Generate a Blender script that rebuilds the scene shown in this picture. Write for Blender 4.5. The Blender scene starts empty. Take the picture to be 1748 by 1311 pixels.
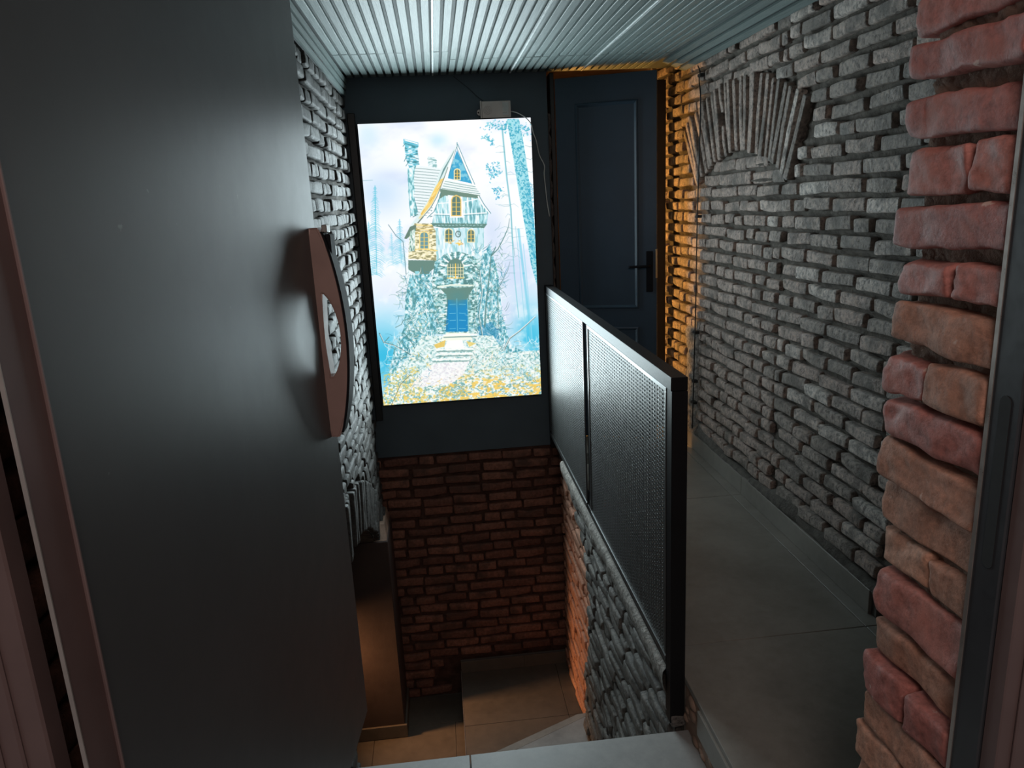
import bpy, bmesh, math, random
import numpy as np
from mathutils import Vector, Matrix

C = bpy.context.scene
COL = C.collection
random.seed(7)
RNG = np.random.default_rng(11)

# ------------------------------------------------------------------ camera
W_PX, H_PX, F_PX = 1748.0, 1311.0, 1258.63
RX = np.array([0.99357088, -0.07054502, 0.08854546])
FY = np.array([-0.10287442, -0.23607376, 0.96627431])
UP = np.array([-0.04726258, -0.96917108, -0.24181329])
CAMR = np.array([RX, FY, UP])            # world = CAMR @ (x right, y down, z forward)
EYE = np.array([0.0, 0.0, 1.5])
cam_d = bpy.data.cameras.new('camera')
cam = bpy.data.objects.new('camera', cam_d)
COL.objects.link(cam)
m = Matrix.Identity(4)
for i in range(3):
    m[i][0] = CAMR[i][0]
    m[i][1] = -CAMR[i][1]
    m[i][2] = -CAMR[i][2]
    m[i][3] = EYE[i]
cam.matrix_world = m
cam_d.sensor_width = 36.0
cam_d.lens = 36.0 * F_PX / W_PX
cam_d.clip_start = 0.02
cam_d.clip_end = 50
C.camera = cam

# ------------------------------------------------------------------ light and exposure
C.view_settings.view_transform = 'Standard'
C.view_settings.look = 'None'
C.view_settings.exposure = 0.0
C.view_settings.gamma = 1.0
C.view_settings.use_curve_mapping = False
world = bpy.data.worlds.new('world')
C.world = world
world.use_nodes = True
world.node_tree.nodes['Background'].inputs[0].default_value = (0.85, 0.80, 0.80, 1)
world.node_tree.nodes['Background'].inputs[1].default_value = 0.13


def area(name, loc, target, size, size_y, power, color, spread=None):
    d = bpy.data.lights.new(name, 'AREA')
    d.shape = 'RECTANGLE'
    d.size = size
    d.size_y = size_y
    d.energy = power
    d.color = color
    if spread is not None:
        d.spread = spread
    o = bpy.data.objects.new(name, d)
    o.location = loc
    v = Vector(target) - Vector(loc)
    o.rotation_euler = v.to_track_quat('-Z', 'Y').to_euler()
    COL.objects.link(o)
    return o


# backlight of the lightbox picture, at the picture's own face
area('lightbox_backlight', (0.098, 4.43, 1.131), (0.098, 0.0, 1.131), 0.97, 1.63, 44.0, (0.78, 0.95, 1.0))
# warm white ceiling lamp of the room the photographer stands in
area('anteroom_lamp', (0.15, -0.55, 2.35), (0.15, 1.2, 0.9), 0.8, 0.5, 16.5, (1.0, 0.83, 0.76))
# warm bulb downstairs, round the corner on the left
area('stair_bulb', (-1.15, 4.055, -1.0), (0.5, 4.22, -1.75), 0.12, 0.12, 5.0, (1.0, 0.50, 0.22), 1.45)
# orange lamp in the room behind the half open door
area('back_room_lamp', (0.93, 4.90, 1.15), (1.46, 4.2, 1.13), 0.05, 1.7, 17.0, (1.0, 0.48, 0.11))


# ------------------------------------------------------------------ materials
def mat(name):
    mm = bpy.data.materials.new(name)
    mm.use_nodes = True
    nt = mm.node_tree
    return mm, nt, nt.nodes['Principled BSDF']


def node(nt, typ, **kw):
    n = nt.nodes.new(typ)
    for k, v in kw.items():
        setattr(n, k, v)
    return n


def ramp(nt, src, stops):
    r = node(nt, 'ShaderNodeValToRGB')
    els = r.color_ramp.elements
    els[0].position, els[0].color = stops[0][0], (*stops[0][1], 1)
    els[1].position, els[1].color = stops[-1][0], (*stops[-1][1], 1)
    for p, c in stops[1:-1]:
        e = els.new(p)
        e.color = (*c, 1)
    nt.links.new(src, r.inputs[0])
    return r


def noise(nt, scale, detail=6, rough=0.6, vec=None, dim='3D'):
    n = node(nt, 'ShaderNodeTexNoise')
    n.inputs['Scale'].default_value = scale
    n.inputs['Detail'].default_value = detail
    n.inputs['Roughness'].default_value = rough
    if vec is not None:
        nt.links.new(vec, n.inputs['Vector'])
    return n


def bump(nt, b, src, strength, dist, prev=None):
    bp = node(nt, 'ShaderNodeBump')
    bp.inputs['Strength'].default_value = strength
    bp.inputs['Distance'].default_value = dist
    nt.links.new(src, bp.inputs['Height'])
    if prev is not None:
        nt.links.new(prev.outputs[0], bp.inputs['Normal'])
    nt.links.new(bp.outputs[0], b.inputs['Normal'])
    return bp


def simple(name, col, rough=0.5, metal=0.0, var=0.15, scale=12.0, bstr=0.15, bdist=0.002, spec=0.5, bscale=None, rvar=0.1):
    mm, nt, b = mat(name)
    tc = node(nt, 'ShaderNodeNewGeometry')
    n = noise(nt, scale, 6, 0.6, tc.outputs['Position'])
    lo = tuple(c * (1 - var) for c in col)
    hi = tuple(min(1, c * (1 + var)) for c in col)
    r = ramp(nt, n.outputs[0], [(0.3, lo), (0.7, hi)])
    nt.links.new(r.outputs[0], b.inputs['Base Color'])
    b.inputs['Metallic'].default_value = metal
    b.inputs['Specular IOR Level'].default_value = spec
    n2 = noise(nt, bscale or scale * 4, 8, 0.65, tc.outputs['Position'])
    mr = node(nt, 'ShaderNodeMapRange')
    mr.inputs[3].default_value = max(0.02, rough - rvar)
    mr.inputs[4].default_value = min(1, rough + rvar)
    nt.links.new(n2.outputs[0], mr.inputs[0])
    nt.links.new(mr.outputs[0], b.inputs['Roughness'])
    if bstr > 0:
        bump(nt, b, n2.outputs[0], bstr, bdist)
    return mm


def brick_mat(name, stops, dirt, rough=0.55, bscale=55.0, bdist=0.006, spec=0.5, dirt_amt=(0.48, 0.68), bstr=0.9):
    """old brick: every brick gets its own tone, grime sits in patches, pitted face"""
    mm, nt, b = mat(name)
    oi = node(nt, 'ShaderNodeObjectInfo')
    geo = node(nt, 'ShaderNodeNewGeometry')
    base = ramp(nt, oi.outputs['Random'], stops)
    n1 = noise(nt, 9.0, 5, 0.6, geo.outputs['Position'])
    n2 = noise(nt, bscale, 9, 0.72, geo.outputs['Position'])
    n3 = noise(nt, bscale * 0.3, 4, 0.5, geo.outputs['Position'])
    # fine mottling; stronger on grey bricks, whose bright spots imitate specular glints
    mul = node(nt, 'ShaderNodeMixRGB', blend_type='MULTIPLY')
    mul.inputs[0].default_value = 1.0
    r2 = ramp(nt, n2.outputs[0], [(0.36, (0.22, 0.21, 0.20)), (0.5, (1, 1, 1)), (0.68, (1.6, 1.56, 1.5))] if name in ('brick_grey', 'brick_dark', 'brick_left') else [(0.3, (0.5, 0.5, 0.5)), (0.55, (1, 1, 1)), (0.75, (1.35, 1.32, 1.3))])
    nt.links.new(base.outputs[0], mul.inputs[1])
    nt.links.new(r2.outputs[0], mul.inputs[2])
    mx = node(nt, 'ShaderNodeMixRGB')
    rm = ramp(nt, n1.outputs[0], [(dirt_amt[0], (0, 0, 0)), (dirt_amt[1], (1, 1, 1))])
    nt.links.new(rm.outputs[0], mx.inputs[0])
    nt.links.new(mul.outputs[0], mx.inputs[1])
    mx.inputs[2].default_value = (*dirt, 1)
    nt.links.new(mx.outputs[0], b.inputs['Base Color'])
    mr = node(nt, 'ShaderNodeMapRange')
    mr.inputs[3].default_value = rough - 0.15
    mr.inputs[4].default_value = rough + 0.2
    nt.links.new(n3.outputs[0], mr.inputs[0])
    nt.links.new(mr.outputs[0], b.inputs['Roughness'])
    b.inputs['Specular IOR Level'].default_value = spec
    b1 = bump(nt, b, n3.outputs[0], bstr * 0.8, bdist * 1.6)
    bump(nt, b, n2.outputs[0], bstr, bdist, b1)
    return mm


M = {}
M['brick_grey'] = brick_mat('brick_grey', [(0.0, (0.27, 0.225, 0.195)), (0.4, (0.40, 0.335, 0.295)), (0.75, (0.47, 0.355, 0.305)), (1.0, (0.66, 0.59, 0.54))],
                            (0.15, 0.128, 0.11), rough=0.36, bdist=0.014, spec=0.8)
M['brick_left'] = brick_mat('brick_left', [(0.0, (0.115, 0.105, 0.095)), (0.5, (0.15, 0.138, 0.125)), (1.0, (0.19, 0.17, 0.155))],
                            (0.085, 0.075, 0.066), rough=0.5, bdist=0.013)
M['brick_dark'] = brick_mat('brick_dark', [(0.0, (0.036, 0.033, 0.030)), (0.5, (0.048, 0.044, 0.041)), (1.0, (0.064, 0.059, 0.054))],
                            (0.032, 0.029, 0.026), rough=0.6, bdist=0.013)  # grey brick in the darkest base tone, used on the left wall
M['brick_red'] = brick_mat('brick_red', [(0.0, (0.15, 0.068, 0.050)), (0.5, (0.22, 0.10, 0.07)), (1.0, (0.28, 0.13, 0.09))],
                           (0.09, 0.05, 0.038), rough=0.75, spec=0.25)
M['brick_pier'] = brick_mat('brick_pier', [(0.0, (0.37, 0.135, 0.115)), (0.5, (0.42, 0.155, 0.13)), (1.0, (0.46, 0.18, 0.145))],
                            (0.46, 0.20, 0.16), rough=0.62, bscale=60, bdist=0.004, dirt_amt=(0.5, 0.8), bstr=0.6, spec=0.35)
M['brick_tan'] = brick_mat('brick_tan', [(0.0, (0.44, 0.215, 0.145)), (0.5, (0.52, 0.26, 0.175)), (1.0, (0.56, 0.30, 0.205))],
                           (0.34, 0.20, 0.15), rough=0.72, bscale=60, bdist=0.006, dirt_amt=(0.5, 0.75), bstr=0.6, spec=0.3)
M['mortar'] = simple('mortar', (0.12, 0.105, 0.09), 0.85, var=0.45, scale=25, bstr=1.0, bdist=0.008, bscale=90, spec=0.25)
M['mortar_light'] = simple('mortar_light', (0.13, 0.118, 0.105), 0.8, var=0.4, scale=25, bstr=1.0, bdist=0.01, bscale=90, spec=0.3)
M['mortar_red'] = simple('mortar_red', (0.075, 0.04, 0.03), 0.9, var=0.4, scale=20, bstr=1.0, bdist=0.008, bscale=80, spec=0.1)
M['mortar_pier'] = simple('mortar_pier', (0.25, 0.165, 0.125), 0.92, var=0.35, scale=30, bstr=1.0, bdist=0.006, bscale=110, spec=0.15)
M['plaster'] = simple('plaster', (0.30, 0.20, 0.15), 0.8, var=0.3, scale=10, bstr=0.6, bdist=0.006, bscale=40, spec=0.2)
M['plaster_rough'] = simple('plaster_rough', (0.26, 0.235, 0.21), 0.7, var=0.6, scale=60, bstr=1.0, bdist=0.015, bscale=70)
M['brown_paint'] = simple('brown_paint', (0.055, 0.038, 0.033), 0.65, var=0.15, scale=6, bstr=0.25, bdist=0.002, spec=0.3)
M['navy_wall'] = simple('navy_wall', (0.052, 0.078, 0.098), 0.55, var=0.12, scale=4, bstr=0.2, bdist=0.002)
M['navy_door'] = simple('navy_door', (0.026, 0.052, 0.082), 0.42, var=0.10, scale=5, bstr=0.12, bdist=0.001, bscale=200)
M['jamb_black'] = simple('jamb_black', (0.007, 0.006, 0.006), 0.4, var=0.1, bstr=0.05)
M['rail_black'] = simple('rail_black', (0.010, 0.010, 0.011), 0.42, metal=0.0, var=0.1, bstr=0.06, bdist=0.0005, bscale=150, spec=0.15)
M['rail_sheet'] = simple('rail_sheet', (0.085, 0.088, 0.086), 0.40, metal=0.6, var=0.1, bstr=0.1, bdist=0.0005, bscale=60)
M['rail_edge'] = simple('rail_edge', (0.12, 0.125, 0.125), 0.33, metal=0.7, var=0.1, bstr=0.05, bdist=0.0005, bscale=150)
M['door_leaf'] = simple('door_leaf', (0.040, 0.040, 0.041), 0.40, var=0.12, scale=3.0, bstr=0.10, bdist=0.0015, bscale=14, spec=0.55, rvar=0.06)
M['door_stile'] = simple('door_stile', (0.085, 0.050, 0.046), 0.40, var=0.12, bstr=0.06, spec=0.5)
M['frame_brown'] = simple('frame_brown', (0.13, 0.085, 0.08), 0.42, var=0.10, scale=8, bstr=0.1, bdist=0.001, spec=0.5)
M['frame_black'] = simple('frame_black', (0.035, 0.036, 0.040), 0.35, var=0.1, bstr=0.05)
M['slot_dark'] = simple('slot_dark', (0.006, 0.005, 0.005), 0.8, bstr=0)
M['bright_edge'] = simple('bright_edge', (0.55, 0.48, 0.44), 0.3, metal=0.8, bstr=0)
M['handle_brown'] = simple('handle_brown', (0.30, 0.19, 0.165), 0.50, metal=0.1, var=0.1, bstr=0.05, bdist=0.0005)
M['gloss_black'] = simple('gloss_black', (0.010, 0.010, 0.012), 0.6, bstr=0, spec=0.06, rvar=0.02)
M['brass'] = simple('brass', (0.70, 0.52, 0.28), 0.3, metal=0.9, bstr=0)
M['driver_metal'] = simple('driver_metal', (0.36, 0.34, 0.32), 0.42, metal=0.6, var=0.1, bstr=0.05)
M['label_grey'] = simple('label_grey', (0.50, 0.49, 0.47), 0.6, bstr=0)
M['cable_white'] = simple('cable_white', (0.75, 0.75, 0.72), 0.5, bstr=0)
M['cable_black'] = simple('cable_black', (0.012, 0.012, 0.012), 0.5, bstr=0)
M['trim_light'] = simple('trim_light', (0.62, 0.66, 0.66), 0.35, var=0.25, scale=20, bstr=0.1)
M['grout'] = simple('grout', (0.12, 0.11, 0.10), 0.85, bstr=0.2)
M['foam'] = simple('foam', (0.10, 0.07, 0.06), 0.85, var=0.5, scale=40, bstr=1, bdist=0.01)
M['lamp_shade'] = simple('lamp_shade', (0.5, 0.5, 0.5), 0.6, bstr=0)


def tile_mat(name, lo, hi, rough=0.42):
    mm, nt, b = mat(name)
    geo = node(nt, 'ShaderNodeNewGeometry')
    n = noise(nt, 2.2, 8, 0.65, geo.outputs['Position'])
    n2 = noise(nt, 22, 8, 0.7, geo.outputs['Position'])
    mx = node(nt, 'ShaderNodeMath', operation='MULTIPLY_ADD')
    nt.links.new(n2.outputs[0], mx.inputs[0])
    mx.inputs[1].default_value = 0.45
    nt.links.new(n.outputs[0], mx.inputs[2])
    r = ramp(nt, mx.outputs[0], [(0.55, lo), (0.85, hi)])
    nt.links.new(r.outputs[0], b.inputs['Base Color'])
    mr = node(nt, 'ShaderNodeMapRange')
    mr.inputs[3].default_value = rough - 0.08
    mr.inputs[4].default_value = rough + 0.12
    nt.links.new(n2.outputs[0], mr.inputs[0])
    nt.links.new(mr.outputs[0], b.inputs['Roughness'])
    bump(nt, b, n2.outputs[0], 0.15, 0.001)
    return mm


M['tile'] = tile_mat('tile_anthracite', (0.18, 0.165, 0.145), (0.27, 0.25, 0.222))
M['tile_step'] = tile_mat('tile_step', (0.19, 0.19, 0.185), (0.30, 0.295, 0.285), 0.45)
M['tile_brown'] = tile_mat('tile_brown', (0.075, 0.063, 0.05), (0.115, 0.095, 0.075), 0.5)

# slat material: painted wood grain running along Y
# white specks of lime and chips on the entrance bricks
for nm_ in ('brick_pier', 'brick_tan'):
    nt_ = M[nm_].node_tree
    b_n = nt_.nodes['Principled BSDF']
    src_ = b_n.inputs['Base Color'].links[0].from_socket
    g_ = node(nt_, 'ShaderNodeNewGeometry')
    ns_ = noise(nt_, 42, 3, 0.5, g_.outputs['Position'])
    rs_ = ramp(nt_, ns_.outputs[0], [(0.69, (0, 0, 0)), (0.74, (0.75, 0.75, 0.75))])
    mx_ = node(nt_, 'ShaderNodeMixRGB')
    nt_.links.new(rs_.outputs[0], mx_.inputs[0])
    nt_.links.new(src_, mx_.inputs[1])
    mx_.inputs[2].default_value = (0.62, 0.45, 0.38, 1)
    nt_.links.new(mx_.outputs[0], b_n.inputs['Base Color'])
# pale scuffs on the entrance door leaf
nt_ = M['door_leaf'].node_tree
b_n = nt_.nodes['Principled BSDF']
src_ = b_n.inputs['Base Color'].links[0].from_socket
g_ = node(nt_, 'ShaderNodeNewGeometry')
ns_ = noise(nt_, 34, 2, 0.5, g_.outputs['Position'])
rs_ = ramp(nt_, ns_.outputs[0], [(0.775, (0, 0, 0)), (0.81, (0.25, 0.25, 0.25))])
mx_ = node(nt_, 'ShaderNodeMixRGB')
nt_.links.new(rs_.outputs[0], mx_.inputs[0])
nt_.links.new(src_, mx_.inputs[1])
mx_.inputs[2].default_value = (0.3, 0.3, 0.3, 1)
nt_.links.new(mx_.outputs[0], b_n.inputs['Base Color'])

mm, nt, b = mat('slat_paint')
geo = node(nt, 'ShaderNodeNewGeometry')
mp = node(nt, 'ShaderNodeMapping')
mp.inputs['Scale'].default_value = (260, 7, 260)
nt.links.new(geo.outputs['Position'], mp.inputs['Vector'])
n = noise(nt, 1.0, 5, 0.7, mp.outputs[0])
oi = node(nt, 'ShaderNodeObjectInfo')
r = ramp(nt, n.outputs[0], [(0.3, (0.11, 0.145, 0.142)), (0.55, (0.175, 0.22, 0.215)), (0.8, (0.245, 0.29, 0.285))])
mul = node(nt, 'ShaderNodeMixRGB', blend_type='MULTIPLY')
mul.inputs[0].default_value = 1
rr = ramp(nt, oi.outputs['Random'], [(0, (0.82, 0.82, 0.82)), (1, (1, 1, 1))])
nt.links.new(r.outputs[0], mul.inputs[1])
nt.links.new(rr.outputs[0], mul.inputs[2])
nt.links.new(mul.outputs[0], b.inputs['Base Color'])
b.inputs['Roughness'].default_value = 0.5
bump(nt, b, n.outputs[0], 0.5, 0.002)
M['slat'] = mm
M['slat_groove'] = simple('slat_groove', (0.085, 0.10, 0.10), 0.7, bstr=0.3)


# ------------------------------------------------------------------ object helpers
def link(name, me, material, parent=None, kind=None):
    o = bpy.data.objects.new(name, me)
    if material is not None and len(me.materials) == 0:
        me.materials.append(M[material] if isinstance(material, str) else material)
    COL.objects.link(o)
    if parent is not None:
        o.parent = parent
    if kind:
        o['kind'] = kind
    return o


def empty(name, loc=(0, 0, 0), kind=None, label=None, cat=None, group=None):
    o = bpy.data.objects.new(name, None)
    o.empty_display_size = 0.1
    o.location = loc
    COL.objects.link(o)
    if kind:
        o['kind'] = kind
    if label:
        o['label'] = label
    if cat:
        o['category'] = cat
    if group:
        o['group'] = group
    return o


def tag(o, label, cat, group=None):
    o['label'] = label
    o['category'] = cat
    if group:
        o['group'] = group


def mesh_from(verts, faces, smooth=False):
    me = bpy.data.meshes.new('m')
    me.from_pydata([tuple(map(float, v)) for v in verts], [], [tuple(int(i) for i in f) for f in faces])
    me.update()
    if smooth:
        me.polygons.foreach_set('use_smooth', np.ones(len(me.polygons), bool))
    return me


def bm_mesh(bm, smooth=False):
    bmesh.ops.recalc_face_normals(bm, faces=bm.faces)
    me = bpy.data.meshes.new('m')
    bm.to_mesh(me)
    bm.free()
    if smooth:
        me.polygons.foreach_set('use_smooth', np.ones(len(me.polygons), bool))
    return me


def add_box(bm, x0, x1, y0, y1, z0, z1, bevel=0.0, seg=1):
    r = bmesh.ops.create_cube(bm, size=1.0)
    vs = r['verts']
    for v in vs:
        v.co = Vector(((x0 + x1) / 2 + v.co.x * (x1 - x0), (y0 + y1) / 2 + v.co.y * (y1 - y0), (z0 + z1) / 2 + v.co.z * (z1 - z0)))
    if bevel > 0:
        es = list({e for v in vs for e in v.link_edges})
        bmesh.ops.bevel(bm, geom=es, offset=bevel, segments=seg, affect='EDGES', profile=0.5)
    return vs


def box(name, x0, x1, y0, y1, z0, z1, material, parent=None, bevel=0.0, seg=1, kind=None):
    bm = bmesh.new()
    add_box(bm, x0, x1, y0, y1, z0, z1, bevel, seg)
    return link(name, bm_mesh(bm), material, parent, kind)


def boxes(name, lst, material, parent=None, bevel=0.0, kind=None):
    bm = bmesh.new()
    for b_ in lst:
        add_box(bm, *b_, bevel)
    return link(name, bm_mesh(bm), material, parent, kind)


def poly_slab(name, pts, z0, z1, material, parent=None, kind=None, bevel=0.0):
    """plan polygon (x, y) extruded in z"""
    bm = bmesh.new()
    vs = [bm.verts.new((x, y, z0)) for x, y in pts]
    f = bm.faces.new(vs)
    r = bmesh.ops.extrude_face_region(bm, geom=[f])
    for v in [g for g in r['geom'] if isinstance(g, bmesh.types.BMVert)]:
        v.co.z = z1
    if bevel:
        bmesh.ops.bevel(bm, geom=list(bm.edges), offset=bevel, segments=1, affect='EDGES')
    return link(name, bm_mesh(bm), material, parent, kind)


def tube(name, pts, rad, material, parent=None, sides=8, sub=6):
    P = [Vector(p) for p in pts]
    # Catmull-Rom resample
    Q = []
    for i in range(len(P) - 1):
        p0, p1, p2, p3 = P[max(i - 1, 0)], P[i], P[i + 1], P[min(i + 2, len(P) - 1)]
        for k in range(sub):
            t = k / sub
            Q.append(0.5 * ((2 * p1) + (p2 - p0) * t + (2 * p0 - 5 * p1 + 4 * p2 - p3) * t * t + (3 * p1 - p0 - 3 * p2 + p3) * t ** 3))
    Q.append(P[-1])
    bm = bmesh.new()
    rings = []
    for i, q in enumerate(Q):
        d = (Q[min(i + 1, len(Q) - 1)] - Q[max(i - 1, 0)]).normalized()
        a = d.cross(Vector((0.31, 0.2, 0.93))).normalized()
        c = d.cross(a)
        rings.append([bm.verts.new(q + (a * math.cos(2 * math.pi * s / sides) + c * math.sin(2 * math.pi * s / sides)) * rad) for s in range(sides)])
    for r0, r1 in zip(rings, rings[1:]):
        for s in range(sides):
            bm.faces.new((r0[s], r0[(s + 1) % sides], r1[(s + 1) % sides], r1[s]))
    bm.faces.new(rings[0])
    bm.faces.new(rings[-1])
    return link(name, bm_mesh(bm, True), material, parent)


def snoise(P, scale, seed, octaves=3):
    """cheap smooth 3D noise from sine waves, about -1..1"""
    r = np.random.default_rng(seed)
    out = np.zeros(len(P))
    amp, tot = 1.0, 0.0
    for o_ in range(octaves):
        for _ in range(4):
            k = r.normal(size=3)
            k = k / np.linalg.norm(k) * scale * (2 ** o_) * r.uniform(0.7, 1.4)
            out += amp * np.sin(P @ k + r.uniform(0, 6.28))
        tot += amp * 2.4
        amp *= 0.55
    return out / tot


# ------------------------------------------------------------------ bricks
def brick_shape(L, D, T, seed, nx=4, nz=3, ny=2, rnd=0.008, amp=0.0035, nscale=30.0):
    """rough rounded brick. x: along, y: outward (front face at y = D), z: up, centred on x and z"""
    if nx <= 5:
        tx = np.array([0, 0.05, 0.5, 0.95, 1.0]) if nx == 4 else np.linspace(0, 1, nx + 1)
        tz = np.array([0, 0.17, 0.83, 1.0])
        ty = np.array([0, 0.86, 1.0])
    else:
        tx = np.concatenate([[0, 0.02], np.linspace(0.05, 0.95, nx - 3), [0.98, 1]])
        tz = np.concatenate([[0, 0.07], np.linspace(0.18, 0.82, nz - 3), [0.93, 1]])
        ty = np.concatenate([np.linspace(0, 0.9, ny - 1), [0.96, 1]])
    X = (tx - 0.5) * L
    Y = ty * D
    Z = (tz - 0.5) * T
    verts, idx, faces = [], {}, []

    def vid(i, j, k):
        key = (i, j, k)
        if key not in idx:
            idx[key] = len(verts)
            verts.append((X[i], Y[j], Z[k]))
        return idx[key]
    a, b_, c = len(X) - 1, len(Y) - 1, len(Z) - 1
    for i in range(a):
        for k in range(c):
            faces.append((vid(i, b_, k), vid(i, b_, k + 1), vid(i + 1, b_, k + 1), vid(i + 1, b_, k)))
    faces.append((vid(0, 0, 0), vid(a, 0, 0), vid(a, 0, c), vid(0, 0, c)) if False else tuple(
        [vid(i, 0, 0) for i in range(a + 1)] + [vid(a, 0, k) for k in range(1, c + 1)] +
        [vid(i, 0, c) for i in range(a - 1, -1, -1)] + [vid(0, 0, k) for k in range(c - 1, 0, -1)]))
    for i in range(a):
        for j in range(b_):
            faces.append((vid(i, j, 0), vid(i, j + 1, 0), vid(i + 1, j + 1, 0), vid(i + 1, j, 0)))
            faces.append((vid(i, j, c), vid(i + 1, j, c), vid(i + 1, j + 1, c), vid(i, j + 1, c)))
    for k in range(c):
        for j in range(b_):
            faces.append((vid(0, j, k), vid(0, j, k + 1), vid(0, j + 1, k + 1), vid(0, j + 1, k)))
            faces.append((vid(a, j, k), vid(a, j + 1, k), vid(a, j + 1, k + 1), vid(a, j, k + 1)))
    V = np.array(verts)
    # round the front corners
    r = rnd
    lo = np.array([-L / 2 + r, -1e9, -T / 2 + r])
    hi = np.array([L / 2 - r, D - r, T / 2 - r])
    Ccl = np.clip(V, lo, hi)
    off = V - Ccl
    ln = np.linalg.norm(off, axis=1)
    s = np.where(ln > r, r / np.maximum(ln, 1e-9), 1.0)
    V = Ccl + off * s[:, None]
    for ax in range(3):
        n_ = snoise(V + seed * 3.7, nscale, seed * 5 + ax, 3)
        w = np.clip(V[:, 1] / D, 0, 1)
        V[:, ax] += n_ * amp * w
    return mesh_from(V, faces, True)


def brick_set(L, D, T, n, **kw):
    return [brick_shape(L, D, T, 100 + i + int(L * 1000), **kw) for i in range(n)]


FULL = brick_set(0.205, 0.07, 0.046, 12, amp=0.0065)
HALF = brick_set(0.100, 0.07, 0.046, 10, amp=0.006)


def frame_matrix(origin, along, outward, up):
    mt = Matrix.Identity(4)
    for i in range(3):
        mt[i][0] = along[i]
        mt[i][1] = outward[i]
        mt[i][2] = up[i]
        mt[i][3] = origin[i]
    return mt


def place_bricks(parent, specs, matname, limit=300):
    """specs: (mesh, matrix). The nearest `limit` are single objects, the rest one joined part."""
    eye = Vector(EYE)
    specs = sorted(specs, key=lambda s: (s[1].translation - eye).length)
    mats = {}
    for me, mt in specs[:limit]:
        key = (me.name, matname)
        if key not in mats:
            c = me if (len(me.materials) == 0) else me.copy()
            if c is not me:
                c.materials.clear()
            c.materials.append(M[matname])
            mats[key] = c
        o = bpy.data.objects.new('brick', mats[key])
        o.matrix_world = mt
        COL.objects.link(o)
        o.parent = parent
    rest = specs[limit:]
    if rest:
        VV, FF, n0 = [], [], 0
        for me, mt in rest:
            co = np.empty(len(me.vertices) * 3)
            me.vertices.foreach_get('co', co)
            co = co.reshape(-1, 3)
            A = np.array(mt)
            VV.append(co @ A[:3, :3].T + A[:3, 3])
            FF += [tuple(n0 + i for i in p.vertices) for p in me.polygons]
            n0 += len(co)
        o = link('brick_courses', mesh_from(np.vstack(VV), FF, True), matname, parent)
        o['kind'] = 'stuff'


def subtract(intervals, cut):
    out = []
    for a, b_ in intervals:
        c0, c1 = cut
        if c1 <= a or c0 >= b_:
            out.append((a, b_))
            continue
        if c0 > a:
            out.append((a, c0))
        if c1 < b_:
            out.append((c1, b_))
    return out


def course_specs(u_intervals, z0, z1, pitch, at, along, outward, up=(0, 0, 1), T=0.046, seed=0, gap=0.014,
                 proud=0.0, wob=0.004, skip=0.0, halfp=0.25, tilt=0.012, full=None, half=None, Lf=0.205, Lh=0.100):
    """rows of bricks. u_intervals(z) gives the free runs; at(u, z) gives the face point"""
    r = random.Random(seed)
    full = full or FULL
    half = half or HALF
    specs = []
    nrow = 0
    z = z0 + pitch / 2
    along = Vector(along)
    outward = Vector(outward)
    up = Vector(up)
    while z < z1:
        for (a, b_) in u_intervals(z):
            u = a + (-(0.05 + 0.11 * (nrow % 2)) - r.random() * 0.04)
            while u < b_ - 0.03:
                if r.random() < halfp:
                    L, pool, Ln = Lh * r.uniform(0.8, 1.25), half, Lh
                else:
                    L, pool, Ln = Lf * r.uniform(0.88, 1.1), full, Lf
                u0, u1 = u, u + L
                u = u1 + gap * r.uniform(0.5, 1.5)
                c0, c1 = max(u0, a + 0.004), min(u1, b_ - 0.004)
                if c1 - c0 < 0.035 or r.random() < skip:
                    continue
                if c1 - c0 < Ln * 0.62 and pool is full:
                    pool, Ln = half, Lh
                me = r.choice(pool)
                p = Vector(at((c0 + c1) / 2, z + r.uniform(-wob, wob)))
                p = p + outward * (proud + r.uniform(-0.008, 0.006) - 0.07)
                fl = r.choice((1, -1))
                mt = frame_matrix(p, along, outward, up)
                mt = mt @ Matrix.Rotation(r.uniform(-tilt, tilt), 4, 'Y') @ Matrix.Rotation(r.uniform(-tilt, tilt) * 2.5, 4, 'Z') @ Matrix.Rotation(r.uniform(-tilt, tilt) * 3, 4, 'X')
                mt = mt @ Matrix.Diagonal(((c1 - c0) / Ln, 1.0, T / 0.046 * r.uniform(0.93, 1.06), 1.0))
                specs.append((me, mt))
        z += pitch
        nrow += 1
    return specs


def mortar_sheet(name, u0, u1, z0, z1, pitch, at, outward, depth, material, parent, step=0.013, seed=1, keep=None, amp=0.006, ridge=0.008):
    nu = max(2, int((u1 - u0) / step))
    nz = max(2, int((z1 - z0) / (step * 0.75)))
    U, Z = np.meshgrid(np.linspace(u0, u1, nu), np.linspace(z0, z1, nz))
    base = np.array([at(u, z) for u, z in zip(U.ravel(), Z.ravel())], float)
    ph = ((Z.ravel() - z0) / pitch) % 1.0       # 0 at the joint
    rd = np.exp(-((np.minimum(ph, 1 - ph)) / 0.10) ** 2)
    d = snoise(base, 22, seed, 4) * amp + rd * ridge * (0.6 + 0.6 * snoise(base, 9, seed + 5, 2)) - depth
    d += RNG.normal(size=len(d)) * amp * 0.22
    V = base + np.outer(d, outward)
    F = []
    for j in range(nz - 1):
        for i in range(nu - 1):
            if keep is not None and not keep(U[j, i] + step / 2, Z[j, i] + step / 2):
                continue
            a = j * nu + i
            F.append((a, a + 1, a + nu + 1, a + nu))
    return link(name, mesh_from(V, F, True), material, parent)


# ------------------------------------------------------------------ right brick wall
XR = 1.46
CEIL = 2.21
wall_right = box('wall_right', XR + 0.075, XR + 0.20, 0.95, 5.2, -0.2, 2.5, 'mortar', kind='structure')


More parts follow.
